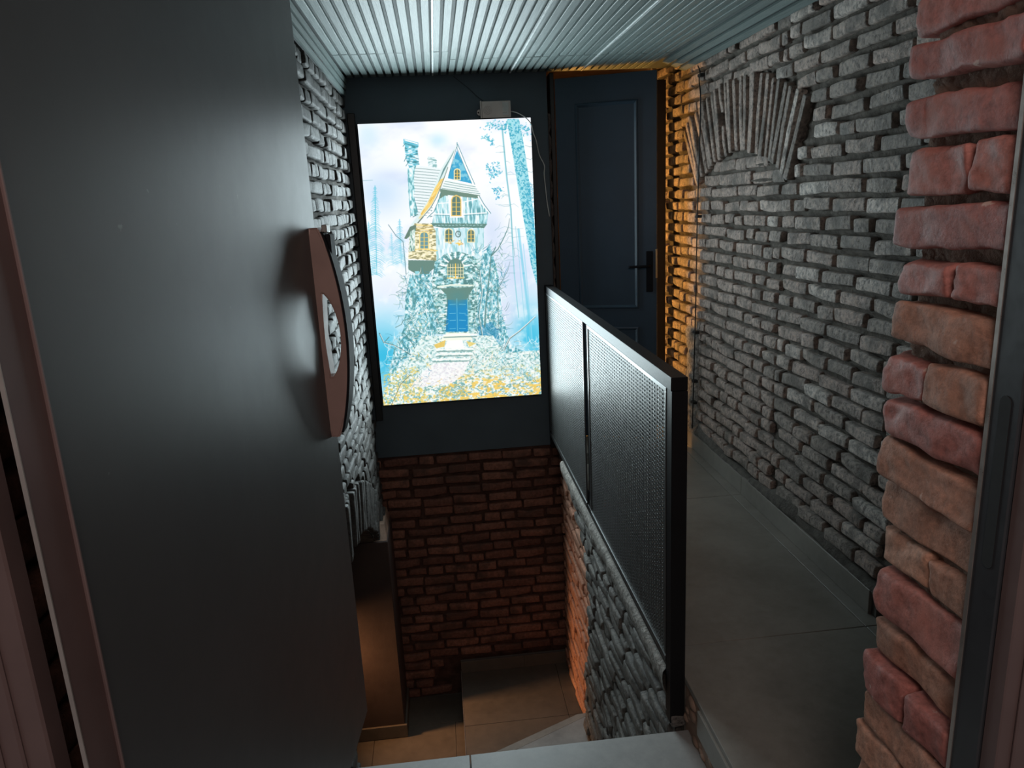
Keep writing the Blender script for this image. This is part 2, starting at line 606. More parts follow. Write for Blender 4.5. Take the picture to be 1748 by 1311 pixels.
def intra(t):     # lower line of the blind arch, t 0..1 from near to far
    y = 3.02 + t * 1.10
    z = 1.515 + 0.155 * (1 - (2 * t - 1) ** 2)
    return y, z


def extra(t):
    y = 2.865 + t * 1.50
    z = 1.83 + 0.19 * (1 - (2 * t - 1) ** 2)
    return y, z


def arch_cut(z):
    """interval of y taken by arch and tympanum at height z"""
    if z < 1.515 or z > 2.02:
        return None
    if z <= 1.83:
        f = (z - 1.515) / (1.83 - 1.515)
        return (3.02 - 0.155 * f - 0.02, 4.12 + 0.245 * f + 0.02)
    t = 0.5 * math.sqrt(max(0.0, 1 - (z - 1.83) / 0.19))
    yc = 2.865 + 0.75
    return (yc - 1.5 * t, yc + 1.5 * t)


def right_runs(z):
    lim0 = 1.35 if z > 0.33 else 2.22
    iv = [(lim0, 5.1)]
    c = arch_cut(z)
    if c:
        iv = subtract(iv, c)
    if 0.10 < z < 0.74:
        iv = subtract(iv, (4.06, 4.24))
    return iv


specs = course_specs(lambda z: subtract(right_runs(z), (3.07, 9.0)), 0.125, 2.30, 0.0667, lambda u, z: (XR, u, z), (0, 1, 0), (-1, 0, 0), seed=3, T=0.0475, halfp=0.2, wob=0.004, tilt=0.016, gap=0.018)
specs += course_specs(lambda z: subtract(right_runs(z), (0.0, 3.078)), 0.120, 2.30, 0.0667, lambda u, z: (XR, u, z), (0, 1, 0), (-1, 0, 0), seed=8, T=0.0475, halfp=0.5, wob=0.004, tilt=0.016)
# voussoirs of the arch: long thin bricks on end
rv = random.Random(5)
NV = 25
VOUS = [brick_shape(0.33, 0.07, 0.032, 900 + i, amp=0.005, nscale=24, rnd=0.006) for i in range(6)]
vspecs = []
for i in range(NV):
    t = (i + 0.5) / NV
    a = Vector((XR, *intra(t)))
    b_ = Vector((XR, *extra(t)))
    ax = (b_ - a)
    L = ax.length
    ax.normalize()
    out = Vector((-1, 0, 0))
    side = ax.cross(out)
    p = (a + b_) / 2 + out * (0.006 + rv.uniform(-0.01, 0.008) - 0.07)
    if i == 15:
        continue
    mt = frame_matrix(p, ax, out, side) @ Matrix.Rotation(rv.uniform(-0.03, 0.03), 4, 'Y') @ Matrix.Diagonal(((L - 0.012) / 0.33 * rv.uniform(0.97, 1.02), 1, rv.uniform(0.85, 1.12), 1))
    vspecs.append((rv.choice(VOUS), mt))
# broken voussoir: two stubs
t = 15.5 / NV
a = Vector((XR, *intra(t)))
b_ = Vector((XR, *extra(t)))
ax = (b_ - a).normalized()
for (f0, f1) in ((0.0, 0.42), (0.62, 1.0)):
    p = a + (b_ - a) * ((f0 + f1) / 2) + Vector((-1, 0, 0)) * (-0.065)
    vspecs.append((VOUS[1], frame_matrix(p, ax, Vector((-1, 0, 0)), ax.cross(Vector((-1, 0, 0)))) @ Matrix.Diagonal(((b_ - a).length * (f1 - f0) / 0.33, 1, 0.9, 1))))


# tympanum bricks, smeared with mortar
def tymp_runs(z):
    f = (z - 1.515) / 0.155
    if f < 0 or f > 1:
        return []
    h = 0.5 * math.sqrt(1 - f)
    return [(3.57 - 1.10 * h, 3.57 + 1.10 * h)]


tspecs = course_specs(tymp_runs, 1.515, 1.67, 0.0667, lambda u, z: (XR, u, z), (0, 1, 0), (-1, 0, 0), seed=9, proud=-0.012, T=0.056, gap=0.008)
place_bricks(wall_right, vspecs + specs + tspecs, 'brick_grey', 300)
mortar_sheet('mortar', 1.3, 5.15, 0.0, 2.32, 0.0667, lambda u, z: (XR, u, z), (-1, 0, 0), 0.032, 'mortar', wall_right, seed=4, ridge=0.022, amp=0.007)


# rough mortar ledge above the skirting
def lump_strip(name, x0, x1, y0, y1, z0, zf, material, parent, step=0.012, seed=2, amp=0.008):
    ny = int((y1 - y0) / step)
    V, F = [], []
    prof = [(x1, 0.0), (x0 + 0.004, 0.0), (x0, 0.35), (x0 + 0.012, 0.8), (x0 + 0.03, 1.0), (x1, 1.05)]
    for j in range(ny + 1):
        y = y0 + (y1 - y0) * j / ny
        for (x, f) in prof:
            V.append((x, y, z0 + f * (zf(y) - z0)))
    n_ = len(prof)
    for j in range(ny):
        for i in range(n_ - 1):
            a = j * n_ + i
            F.append((a, a + 1, a + n_ + 1, a + n_))
    V = np.array(V)
    nn_ = snoise(V, 30, seed, 4)
    V[:, 0] += nn_ * amp
    V[:, 2] += snoise(V, 26, seed + 1, 4) * amp * 1.2
    return link(name, mesh_from(V, F, True), material, parent)


lump_strip('mortar_ledge', XR - 0.012, XR + 0.06, 2.2, 5.0, 0.085, lambda y: 0.135 + 0.03 * math.sin(y * 5), 'mortar_light', wall_right)

# ------------------------------------------------------------------ corridor floor and skirting
floor = box('floor', 0.70, XR + 0.03, 0.95, 5.2, -0.16, -0.012, 'grout', kind='structure')
ys = [0.95, 2.160, 3.36, 4.56, 5.2]
for k in range(4):
    box('tile', 0.690, 1.393, ys[k] + 0.0015, ys[k + 1] - 0.0015, -0.02, 0.0, 'tile', floor, 0.0015)
    box('tile', 1.396, XR + 0.0, ys[k] + 0.0015, ys[k + 1] - 0.0015, -0.02, 0.0, 'tile', floor, 0.0015)
bb = box('baseboard_right', XR - 0.004, XR + 0.06, 2.2, 5.0, 0.0, 0.088, 'grout', kind='structure')
for y0_, y1_ in ((2.23, 3.36), (3.362, 4.56), (4.562, 5.0)):
    box('tile', XR - 0.016, XR - 0.003, y0_, y1_, 0.001, 0.094, 'tile', bb, 0.0015)
# side of the corridor floor above the first step
tr = box('trim_1', 0.693, 0.78, 0.95, 1.99, -0.30, -0.021, 'plaster', kind='structure')
box('tile', 0.683, 0.693, 0.95, 1.86, -0.105, -0.020, 'tile', tr, 0.0012)
lump = bmesh.new()
rl = random.Random(4)
for k in range(46):
    y = rl.uniform(1.2, 1.99)
    z = rl.uniform(-0.175, -0.11) if y < 1.86 else rl.uniform(-0.175, -0.02)
    bmesh.ops.create_icosphere(lump, subdivisions=2, radius=rl.uniform(0.010, 0.026),
                               matrix=Matrix.Translation((0.694, y, z)) @ Matrix.Diagonal((0.5, 1.3, 0.8, 1)))
link('plaster_lumps', bm_mesh(lump, True), 'plaster', tr, None)['kind'] = 'stuff'

# ------------------------------------------------------------------ left brick wall
XL = -0.46
wall_left = empty('wall_left', kind='structure')
AC = (2.75, -2.17)
AR = 2.22      # arch over the passage


def arch_z(y, r=AR):
    d = r * r - (y - AC[0]) ** 2
    return AC[1] + math.sqrt(max(d, 0))


def left_runs(z):
    iv = [(1.3, 4.50)]
    r = AR + 0.25
    if z < AC[1] + r:
        h = math.sqrt(max(0.0, r * r - (z - AC[1]) ** 2))
        iv = subtract(iv, (2.62, min(4.5, AC[0] + h)))
    return iv


specs = course_specs(left_runs, -1.6, 2.24, 0.070, lambda u, z: (XL, u, z), (0, 1, 0), (1, 0, 0), seed=21, T=0.050, halfp=0.75, proud=0.0, gap=0.010)
specs = [s for s in specs if s[1].translation.z > -0.75 or s[1].translation.y < 2.7]
specs = [s for s in specs if s[1].translation.y > 2.2 or s[1].translation.z > -0.6]
vs_ = []
ang = math.asin((2.66 - AC[0]) / AR)
r_ = AR + 0.125
V25 = [brick_shape(0.25, 0.07, 0.040, 950 + i, amp=0.006, nscale=24, rnd=0.008) for i in range(6)]
while True:
    y = AC[0] + r_ * math.sin(ang)
    z = AC[1] + r_ * math.cos(ang)
    if y > 4.46:
        break
    ax = Vector((0, math.sin(ang), math.cos(ang)))
    out = Vector((1, 0, 0))
    vs_.append((rv.choice(V25), frame_matrix(Vector((XL, y, z)) + out * (rv.uniform(-0.012, 0.012) - 0.065), ax, out, ax.cross(out)) @ Matrix.Rotation(rv.uniform(-0.05, 0.05), 4, 'Y')))
    ang += 0.054 / r_
place_bricks(wall_left, vs_ + specs, 'brick_dark', 300)
mortar_sheet('mortar', 1.3, 4.52, -1.7, 2.3, 0.070, lambda u, z: (XL, u, z), (1, 0, 0), 0.030, 'mortar_light', wall_left, seed=14,
             keep=lambda y, z: not (2.62 < y and z < arch_z(y)) and not (y > 4.15 and z < -0.45))
# solid body of the left wall, cut by the arched passage
bm = bmesh.new()
prof = [(1.25, 2.4), (1.25, -1.9), (2.60, -1.9)]
for k in range(13):
    y = 2.60 + (4.22 - 2.60) * k / 12
    prof.append((y, arch_z(y)))
prof += [(4.22, -1.9), (4.7, -1.9), (4.7, 2.4)]
vs = [bm.verts.new((XL - 0.04, y, z)) for y, z in prof]
f = bm.faces.new(vs)
rr_ = bmesh.ops.extrude_face_region(bm, geom=[f])
for v in [g for g in rr_['geom'] if isinstance(g, bmesh.types.BMVert)]:
    v.co.x = XL - 0.30
link('wall_core', bm_mesh(bm), 'mortar', wall_left)

# pillar at the end of the passage
pil = empty('stair_pillar', (-0.55, 4.32, -1.835), label='dark brown plastered pillar on the lower stair floor against the brick back wall', cat='pillar')
pil.location = (0, 0, 0)
box('shaft', -0.74, -0.418, 4.15, 4.515, -1.832, -0.46, 'brown_paint', pil, 0.006, 2)
box('plinth', -0.745, -0.405, 4.138, 4.515, -1.832, -1.742, 'tile_brown', pil, 0.002)
bm = bmesh.new()
r0 = [(-0.62, 4.16, -0.458), (-0.425, 4.16, -0.458), (-0.425, 4.50, -0.458), (-0.62, 4.50, -0.458)]
r1 = [(-0.62, 4.24, -0.385), (-0.438, 4.24, -0.385), (-0.438, 4.50, -0.385), (-0.62, 4.50, -0.385)]
va = [bm.verts.new(p) for p in r0]
vb = [bm.verts.new(p) for p in r1]
bm.faces.new(va)
bm.faces.new(vb)
for i in range(4):
    bm.faces.new((va[i], va[(i + 1) % 4], vb[(i + 1) % 4], vb[i]))
link('cap', bm_mesh(bm), 'plaster', pil)
pil['label'] = 'dark brown plastered pillar on the lower stair floor against the brick back wall'

# ------------------------------------------------------------------ back wall: painted upper part, brick lower part
YB = 4.52
wall_back = empty('wall_back', (0, YB, 0), kind='structure')
wall_back.location = (0, 0, 0)
box('painted_panel', -0.50, 0.70, YB, YB + 0.12, -0.055, 2.30, 'navy_wall', wall_back)
box('wall_core', -1.9, 1.0, YB + 0.07, YB + 0.25, -1.95, -0.055, 'mortar_red', wall_back)
specs = course_specs(lambda z: [(-0.60, 0.98)], -1.83, -0.06, 0.0705, lambda u, z: (u, YB, z), (1, 0, 0), (0, -1, 0), seed=31, T=0.052, halfp=0.2, proud=0.004)
specs = [s for s in specs if s[1].translation.z > -1.56 or s[1].translation.x < -0.13]
place_bricks(wall_back, specs, 'brick_red', 300)
mortar_sheet('mortar', -1.2, 1.0, -1.84, -0.03, 0.0705, lambda u, z: (u, YB, z), (0, -1, 0), 0.022, 'mortar_red', wall_back, seed=24)
# dark batten up the left side of the picture
box('batten', -0.452, -0.410, 4.488, YB, 0.20, 2.02, 'jamb_black', wall_back, 0.003)
# torn foam edge between the panel and the door frame
bm = bmesh.new()
ny_ = 60
fr = []
for k in range(ny_ + 1):
    z = 0.9 + (1.98 - 0.9) * k / ny_
    w = 0.012 + 0.008 * math.sin(k * 0.9) + rv.uniform(-0.004, 0.004)
    d = 0.012 + rv.uniform(-0.006, 0.008)
    fr.append([bm.verts.new((0.700, 4.52, z)), bm.verts.new((0.702, 4.52 - d, z)), bm.verts.new((0.702 + w, 4.515 - d * 0.7, z)), bm.verts.new((0.706 + w, 4.53, z))])
for a, b_ in zip(fr, fr[1:]):
    for i in range(3):
        bm.faces.new((a[i], a[i + 1], b_[i + 1], b_[i]))
link('foam_edge', bm_mesh(bm, True), 'foam', wall_back)
# header above doorway and left jamb
door_frame = empty('door_1', (0, 0, 0), kind='structure')
box('jamb', 0.715, 0.74, 4.50, 4.66, 0.0, 2.20, 'jamb_black', door_frame, 0.003)
box('jamb', 1.365, 1.432, 4.585, 4.66, 0.0, 2.155, 'jamb_black', door_frame, 0.004)
box('stop_bead', 1.352, 1.365, 4.60, 4.64, 0.0, 2.13, 'jamb_black', door_frame, 0.002)

# door leaf of the back room, standing ajar
leaf = empty('back_room_door', (0.742, 4.495, 0.0), label='dark navy panelled door with black lever handle, standing ajar behind the railing', cat='door')
leaf.rotation_euler = (0, 0, math.atan2(4.29 - 4.495, 1.286 - 0.742))
WD = math.hypot(1.286 - 0.742, 4.29 - 4.495)
# local x along the leaf, y away from the corridor
box('leaf', 0.0, WD, 0.0, 0.038, 0.012, 2.165, 'navy_door', leaf, 0.0015)


def moulding(px0, px1, pz0, pz1, nm):
    bm = bmesh.new()
    outer = [(px0, pz0), (px1, pz0), (px1, pz1), (px0, pz1)]
    prof_ = [(0.0, 0.0), (0.003, -0.007), (0.010, -0.009), (0.018, -0.004), (0.024, 0.001)]
    rings = []
    for (ins, yy) in prof_:
        rings.append([bm.verts.new((x + (ins if x == px0 else -ins), yy, z + (ins if z == pz0 else -ins))) for x, z in outer])
    for a, b_ in zip(rings, rings[1:]):
        for i in range(4):
            bm.faces.new((a[i], a[(i + 1) % 4], b_[(i + 1) % 4], b_[i]))
    return link(nm, bm_mesh(bm), 'navy_door', leaf)


moulding(0.115, WD - 0.105, 0.83, 2.02, 'panel_moulding')
moulding(0.115, WD - 0.105, 0.12, 0.72, 'panel_moulding')
# lever handle
h = boxes('handle', [(WD - 0.062, WD - 0.022, -0.010, 0.0, 0.93, 1.17)], 'gloss_black', leaf, 0.003)
tube('lever', [(WD - 0.042, -0.008, 1.085), (WD - 0.042, -0.040, 1.085), (WD - 0.060, -0.052, 1.085), (WD - 0.16, -0.052, 1.083)], 0.008, 'gloss_black', h)
box('latch_plate', WD - 0.007, WD + 0.002, -0.002, 0.030, 1.01, 1.18, 'brass', leaf, 0.0005)

# unseen back room shell beyond the door, added to keep out world light
br = empty('wall_back_room', kind='structure')
boxes('wall_core', [(0.45, 2.0, 5.45, 5.55, 0, 2.4), (0.35, 0.45, 4.66, 5.55, 0, 2.4), (0.35, 2.0, 4.66, 5.55, 2.3, 2.4), (1.60, 1.7, 4.66, 5.55, 0, 2.4)], 'plaster', br)

# ------------------------------------------------------------------ ceiling
ceiling = box('ceiling', -0.60, 1.62, 1.2, 4.62, CEIL + 0.014, CEIL + 0.10, 'slat_groove', kind='structure')
bmS = bmesh.new()
add_box(bmS, -0.0152, 0.0152, 0, 2.645, 0.0, 0.016, 0.0016)
S1 = bm_mesh(bmS)
bmS = bmesh.new()
add_box(bmS, -0.0152, 0.0152, 0, 0.655, 0.0, 0.016, 0.0016)
S2 = bm_mesh(bmS)
S1.materials.append(M['slat'])
S2.materials.append(M['slat'])
x = -0.4155
k = 0
while x < 1.31:
    split = 3.855 if x < 0.14 else 4.06
    for me, y0_, y1_ in ((S1, 1.21, split - 0.002), (S2, split + 0.001, 4.515)):
        o = bpy.data.objects.new('slat', me)
        L0 = 2.645 if me is S1 else 0.655
        o.location = (x + rv.uniform(-0.001, 0.001), y0_, CEIL + rv.uniform(-0.0015, 0.001))
        o.scale = (1, (y1_ - y0_) / L0, 1)
        COL.objects.link(o)
        o.parent = ceiling
    x += 0.0435
for xx in (0.046, 0.489, 0.904):
    box('joint_trim', xx - 0.0045, xx + 0.0045, 1.21, 4.515, CEIL - 0.004, CEIL + 0.012, 'trim_light', ceiling, 0.001)
# cladding turned down the walls
fr_ = empty('trim_2', kind='structure')


def side_slats(pts, y0_, y1_, parent, n_):
    """slats between two profile points"""
    (xa, za), (xb, zb) = pts
    for i in range(n_):
        f0, f1 = i / n_ + 0.06, (i + 1) / n_ - 0.06
        x0_, z0_ = xa + (xb - xa) * f0, za + (zb - za) * f0
        x1_, z1_ = xa + (xb - xa) * f1, za + (zb - za) * f1
        d_ = Vector((x1_ - x0_, 0, z1_ - z0_)).normalized()
        nrm = Vector((-d_.z, 0, d_.x)) * 0.012
        if nrm.z < 0:
            nrm = -nrm
        V = []
        for y in (y0_, y1_):
            V += [(x0_, y, z0_), (x1_, y, z1_), (x1_ + nrm.x, y, z1_ + nrm.z), (x0_ + nrm.x, y, z0_ + nrm.z)]
        F = [(0, 1, 2, 3), (7, 6, 5, 4), (0, 4, 5, 1), (1, 5, 6, 2), (2, 6, 7, 3), (3, 7, 4, 0)]
        link('slat', mesh_from(V, F), 'slat', parent)


side_slats(((1.312, 2.206), (1.452, 2.150)), 1.21, 4.30, fr_, 3)
bm = bmesh.new()
vv = [bm.verts.new(p) for p in ((1.315, 1.21, 2.222), (1.315, 4.295, 2.222), (1.47, 4.295, 2.162), (1.47, 1.21, 2.162))]
bm.faces.new(vv)
link('backing', bm_mesh(bm), 'slat_groove', fr_)
fl_ = empty('trim_3', kind='structure')
side_slats(((-0.437, 2.206), (-0.452, 2.105)), 1.21, 4.51, fl_, 3)
bm = bmesh.new()
vv = [bm.verts.new(p) for p in ((-0.452, 1.21, 2.216), (-0.452, 4.51, 2.216), (-0.466, 4.51, 2.108), (-0.466, 1.21, 2.108))]
bm.faces.new(vv)
link('backing', bm_mesh(bm), 'slat_groove', fl_)

# ------------------------------------------------------------------ stairs and lower floors
ZT = -0.175
stairs = empty('stairs', kind='structure')
# first tread, two tiles with a joint
for x0_, x1_ in ((-0.44, -0.0095), (-0.0065, 0.700)):
    box('tread', x0_, x1_, 1.25, 1.968, ZT - 0.02, ZT, 'tile_step', stairs, 0.0015)
box('riser', -0.44, 0.70, 1.27, 1.955, -1.7, ZT - 0.021, 'grout', stairs)
z = ZT - 0.2
y = 1.968
for k in range(5):
    box('tread', -0.44, 0.64, y, y + 0.185, z - 0.02, z, 'tile', stairs, 0.0015)
    box('riser', -0.44, 0.64, y - 0.01, y + 0.172, -1.7, z - 0.021, 'tile', stairs)
    y += 0.185
    z -= 0.2
# winder: tread with darker nosing strip, top at -1.42
ZW = -1.42
A = (0.145, 3.44)
B = (0.625, 3.658)
J0 = (0.262, 3.44)
J1 = (0.667, 3.630)
poly_slab('tread', [(J0[0] - 0.80, 3.06), (0.722, 3.06), (0.722, 3.612), (J1[0], J1[1]), (J0[0], J0[1]), (J0[0] - 0.80, J0[1] - 0.375)], ZW - 0.02, ZW, 'tile_step', stairs)
poly_slab('nosing', [(A[0] - 0.80, A[1] - 0.363), (J0[0] - 0.80, J0[1] - 0.373), (J0[0], J0[1] + 0.002), (J1[0], J1[1] + 0.002), (0.69, 3.66), (B[0], B[1])], ZW - 0.02, ZW - 0.0005, 'tile', stairs)
poly_slab('tread', [(0.725, 3.0), (0.86, 3.0), (0.86, 3.55), (0.725, 3.61)], ZW - 0.02, ZW - 0.001, 'tile_brown', stairs)
poly_slab('riser', [(A[0] - 0.78, A[1] - 0.36), (0.86, 3.06), (0.86, 3.62), (0.69, 3.655), (B[0], B[1] - 0.012), (A[0], A[1] - 0.012)], -1.68, ZW - 0.021, 'tile', stairs)
# landing
ZL = -1.655
floor_low = box('floor_stair_landing', -0.030, 0.90, 3.0, YB + 0.02, -1.86, ZL - 0.012, 'grout', kind='structure')
for x0_, x1_, y0_, y1_ in ((-0.036, 0.617, 3.0, 3.953), (-0.036, 0.617, 3.956, YB), (0.620, 0.86, 3.956, YB), (0.620, 0.86, 3.0, 3.953)):
    box('tile', x0_, x1_, y0_, y1_, ZL - 0.02, ZL, 'tile_brown', floor_low, 0.001)
box('edge_trim', -0.041, -0.036, 3.0, YB, ZL - 0.02, ZL + 0.001, 'bright_edge', floor_low)
bl = box('baseboard_back', -0.036, 0.70, YB - 0.022, YB, ZL, ZL + 0.085, 'grout', kind='structure')
box('tile', -0.036, 0.40, YB - 0.034, YB - 0.022, ZL + 0.001, ZL + 0.09, 'tile_brown', bl, 0.001)
box('tile', 0.402, 0.70, YB - 0.034, YB - 0.022, ZL + 0.001, ZL + 0.09, 'tile_brown', bl, 0.001)
# lower floor to the left
ZF = -1.835
floor_left = box('floor_lower_passage', -2.2, -0.031, 2.2, YB + 0.05, ZF - 0.1, ZF - 0.012, 'grout', kind='structure')
for x0_, x1_, y0_, y1_ in ((-0.62, -0.099, 2.2, 4.235), (-0.097, -0.032, 2.2, 4.235), (-0.62, -0.032, 4.238, YB), (-2.2, -0.622, 2.2, 4.235), (-2.2, -0.622, 4.238, YB)):
    box('tile', x0_, x1_, y0_, y1_, ZF - 0.02, ZF, 'tile_brown', floor_left, 0.001)
wp = empty('wall_passage', kind='structure')
boxes('wall_core', [(-2.3, -2.2, 2.2, 4.7, -2, 0.2), (-2.3, -0.76, 2.45, 2.60, -2, 0.2), (-2.3, -0.76, 2.6, 4.7, 0.1, 0.2), (-2.3, -0.74, YB, YB + 0.1, -2, 0.2)], 'plaster', wp)

# ------------------------------------------------------------------ wall beside the stairs on the right, under the railing
wall_stair = empty('wall_stair', kind='structure')
XG = 0.640
edge = [(0.036, 4.05), (-0.072, 3.80), (-0.176, 3.63), (-0.254, 3.49), (-0.336, 3.38), (-0.457, 3.345), (-0.57, 3.34), (-0.876, 3.43), (-1.10, 3.50), (-1.66, 3.52)]


def far_edge(z):
    for (za, ya), (zb, yb) in zip(edge, edge[1:]):
        if za >= z >= zb:
            return ya + (yb - ya) * (za - z) / (za - zb)
    return edge[0][1] if z > edge[0][0] else edge[-1][1]


specs = course_specs(lambda z: [(1.99, far_edge(z) + 0.0)], -1.66, -0.075, 0.0667, lambda u, z: (XG, u, z), (0, 1, 0), (-1, 0, 0), seed=41, T=0.050, halfp=0.35, wob=0.007, tilt=0.03, gap=0.010)
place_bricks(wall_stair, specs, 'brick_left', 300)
mortar_sheet('mortar', 2.0, 4.08, -1.66, -0.005, 0.0667, lambda u, z: (XG, u, z), (-1, 0, 0), 0.022, 'mortar_light', wall_stair, seed=44,
             keep=lambda y, z: y < far_edge(z) + 0.015, amp=0.009)
# mortar band under the railing
ny_ = 200
V, F = [], []
for j in range(ny_ + 1):
    y = 2.046 + (4.05 - 2.046) * j / ny_
    for (x, z_) in ((XG + 0.045, 0.0), (XG + 0.002, 0.0), (XG - 0.008, -0.012), (XG - 0.008, -0.04), (XG - 0.002, -0.08), (XG + 0.02, -0.10)):
        V.append((x, y, z_))
for j in range(ny_):
    for i in range(5):
        a = j * 6 + i
        F.append((a, a + 1, a + 7, a + 6))
V = np.array(V)
dn = snoise(V, 34, 71, 4)
V[:, 0] -= np.abs(dn) * 0.010 - 0.002
V[:, 2] += np.where(V[:, 2] < -0.005, dn * 0.012, 0)
link('mortar_band', mesh_from(V, F, True), 'plaster_rough', wall_stair)
# solid core
bm = bmesh.new()
prof = [(1.995, -1.9), (1.995, -0.02)] + [(4.05, -0.02)] + [(y, z) for z, y in edge] + [(3.52, -1.9)]
vs = [bm.verts.new((XG + 0.05, y, z)) for y, z in prof]
f = bm.faces.new(vs)
rr_ = bmesh.ops.extrude_face_region(bm, geom=[f])
for v in [g for g in rr_['geom'] if isinstance(g, bmesh.types.BMVert)]:
    v.co.x = 0.80
link('wall_core', bm_mesh(bm), 'mortar', wall_stair)
# recessed red part behind it
XO = 0.700
wall_rec = empty('wall_recess', kind='structure')
specs = course_specs(lambda z: [(3.30, 4.50)], -1.66, -0.02, 0.0667, lambda u, z: (XO, u, z), (0, 1, 0), (-1, 0, 0), seed=51, T=0.048, halfp=0.3)
place_bricks(wall_rec, specs, 'brick_tan', 300)
mortar_sheet('mortar', 3.3, 4.53, -1.66, -0.0, 0.0667, lambda u, z: (XO, u, z), (-1, 0, 0), 0.028, 'mortar_red', wall_rec, seed=54)
box('wall_core', XO + 0.06, 0.99, 3.52, 4.59, -1.9, -0.161, 'mortar_red', wall_rec)

# ------------------------------------------------------------------ railing
rail = empty('railing', label='black steel railing with perforated sheet panels between stairwell and corridor', cat='railing')
X0, X1 = 0.640, 0.690
box('top_rail', X0, X1, 1.995, 4.50, 0.945, 0.985, 'rail_black', rail, 0.0015)
box('post', X0 + 0.002, X1, 1.993, 2.043, -0.165, 0.944, 'rail_black', rail, 0.0015)
box('post', X0 + 0.014, X1, 3.165, 3.302, -0.095, 0.944, 'rail_black', rail, 0.0015)
box('post', X0 + 0.002, X1, 4.46, 4.50, -0.05, 0.944, 'rail_black', rail, 0.0015)
box('bottom_rail', X0 + 0.004, X1 - 0.006, 2.044, 4.459, 0.012, 0.046, 'rail_black', rail, 0.0015)


def panel_frame(y0_, y1_):
    z0_, z1_ = 0.047, 0.944
    xf0, xf1 = X0 - 0.0, X0 + 0.006
    w = 0.013
    return boxes('panel_frame', [(xf0, xf1, y0_, y1_, z1_ - w, z1_), (xf0, xf1, y0_, y1_, z0_ - 0.02, z0_ + w - 0.01),
                                 (xf0, xf1, y0_, y0_ + w, z0_ + w, z1_ - w), (xf0, xf1, y1_ - w, y1_, z0_ + w, z1_ - w)], 'rail_edge', rail, 0.001)


def perforated(y0_, y1_, z0_, z1_, x_):
    py, pz = 0.014, 0.0130
    nyc = int((y1_ - y0_) / py)
    nzc = int((z1_ - z0_) / pz)
    py = (y1_ - y0_) / nyc
    pz = (z1_ - z0_) / nzc
    J, K = np.meshgrid(np.arange(nyc), np.arange(nzc))
    J, K = J.ravel(), K.ravel()
    n_ = len(J)
    odd = (J % 2).astype(float)
    cy = y0_ + (J + 0.5) * py
    cz = z0_ + (K + 0.5) * pz
    hy = np.where(odd > 0, 0.0022, 0.0054)
    hz = np.where(odd > 0, 0.0052, 0.0036)
    a = py / 2
    c_ = pz / 2
    out = np.stack([np.stack([cy - a, cz - c_], 1), np.stack([cy + a, cz - c_], 1), np.stack([cy + a, cz + c_], 1), np.stack([cy - a, cz + c_], 1)], 1)
    inn = np.stack([np.stack([cy - hy, cz - hz], 1), np.stack([cy + hy, cz - hz], 1), np.stack([cy + hy, cz + hz], 1), np.stack([cy - hy, cz + hz], 1)], 1)
    # back rim of each hole, gives the sheet its thickness
    V = np.concatenate([out, inn, inn], 1).reshape(-1, 2)
    X = np.tile(np.array([0] * 8 + [0.0015] * 4), n_) + x_
    V3 = np.stack([X, V[:, 0], V[:, 1]], 1)
    base = np.arange(n_)[:, None, None] * 12
    quads = np.array([[0, 4, 5, 1], [1, 5, 6, 2], [2, 6, 7, 3], [3, 7, 4, 0], [4, 8, 9, 5], [5, 9, 10, 6], [6, 10, 11, 7], [7, 11, 8, 4]])[None]
    F = (base + quads).reshape(-1, 4)
    me = bpy.data.meshes.new('sheet')
    me.vertices.add(len(V3))
    me.vertices.foreach_set('co', V3.ravel())
    me.loops.add(F.size)
    me.loops.foreach_set('vertex_index', F.ravel().astype(np.int32))
    me.polygons.add(len(F))
    me.polygons.foreach_set('loop_start', (np.arange(len(F)) * 4).astype(np.int32))
    me.update(calc_edges=True)
    me.validate()
    return link('perforated_sheet', me, 'rail_sheet', rail)


panel_frame(2.043, 3.205)
panel_frame(3.304, 4.46)
perforated(2.055, 3.193, 0.052, 0.932, X0 + 0.0045)
perforated(3.316, 4.448, 0.052, 0.932, X0 + 0.0045)

# ------------------------------------------------------------------ lightbox with the printed picture
lb = empty('lightbox', label='backlit picture of a crooked old house in misty woods on the dark end wall', cat='lightbox')
PX0, PX1, PZ0, PZ1, PY = -0.394, 0.590, 0.308, 1.955, 4.450
box('case', PX0 - 0.004, PX1 + 0.004, PY + 0.002, YB - 0.001, PZ0 - 0.004, PZ1 + 0.004, 'rail_black', lb, 0.002)

# painter, drawn in the print's own coordinates (x right 0..300, y down 0..480), measured off the photograph by its four corners
SRC = np.array([(610, 211), (908, 202), (921, 674), (655, 691)], float)
GW, GH = 340, 570
DST = np.array([(0, 0), (GW, 0), (GW, GH), (0, GH)], float)
A_ = []
for (sx, sy), (dx, dy) in zip(SRC, DST):
    A_.append([sx, sy, 1, 0, 0, 0, -dx * sx, -dx * sy])
    A_.append([0, 0, 0, sx, sy, 1, -dy * sx, -dy * sy])
hh = np.linalg.solve(np.array(A_), DST.ravel())
HM = np.append(hh, 1).reshape(3, 3)


def T_(pts):
    p = np.c_[np.array(pts, float), np.ones(len(pts))] @ HM.T
    return p[:, :2] / p[:, 2:]


SS = 2
IW, IH = GW * SS, GH * SS
img = np.ones((IH, IW, 3))
yy, xx = np.mgrid[0:IH, 0:IW]


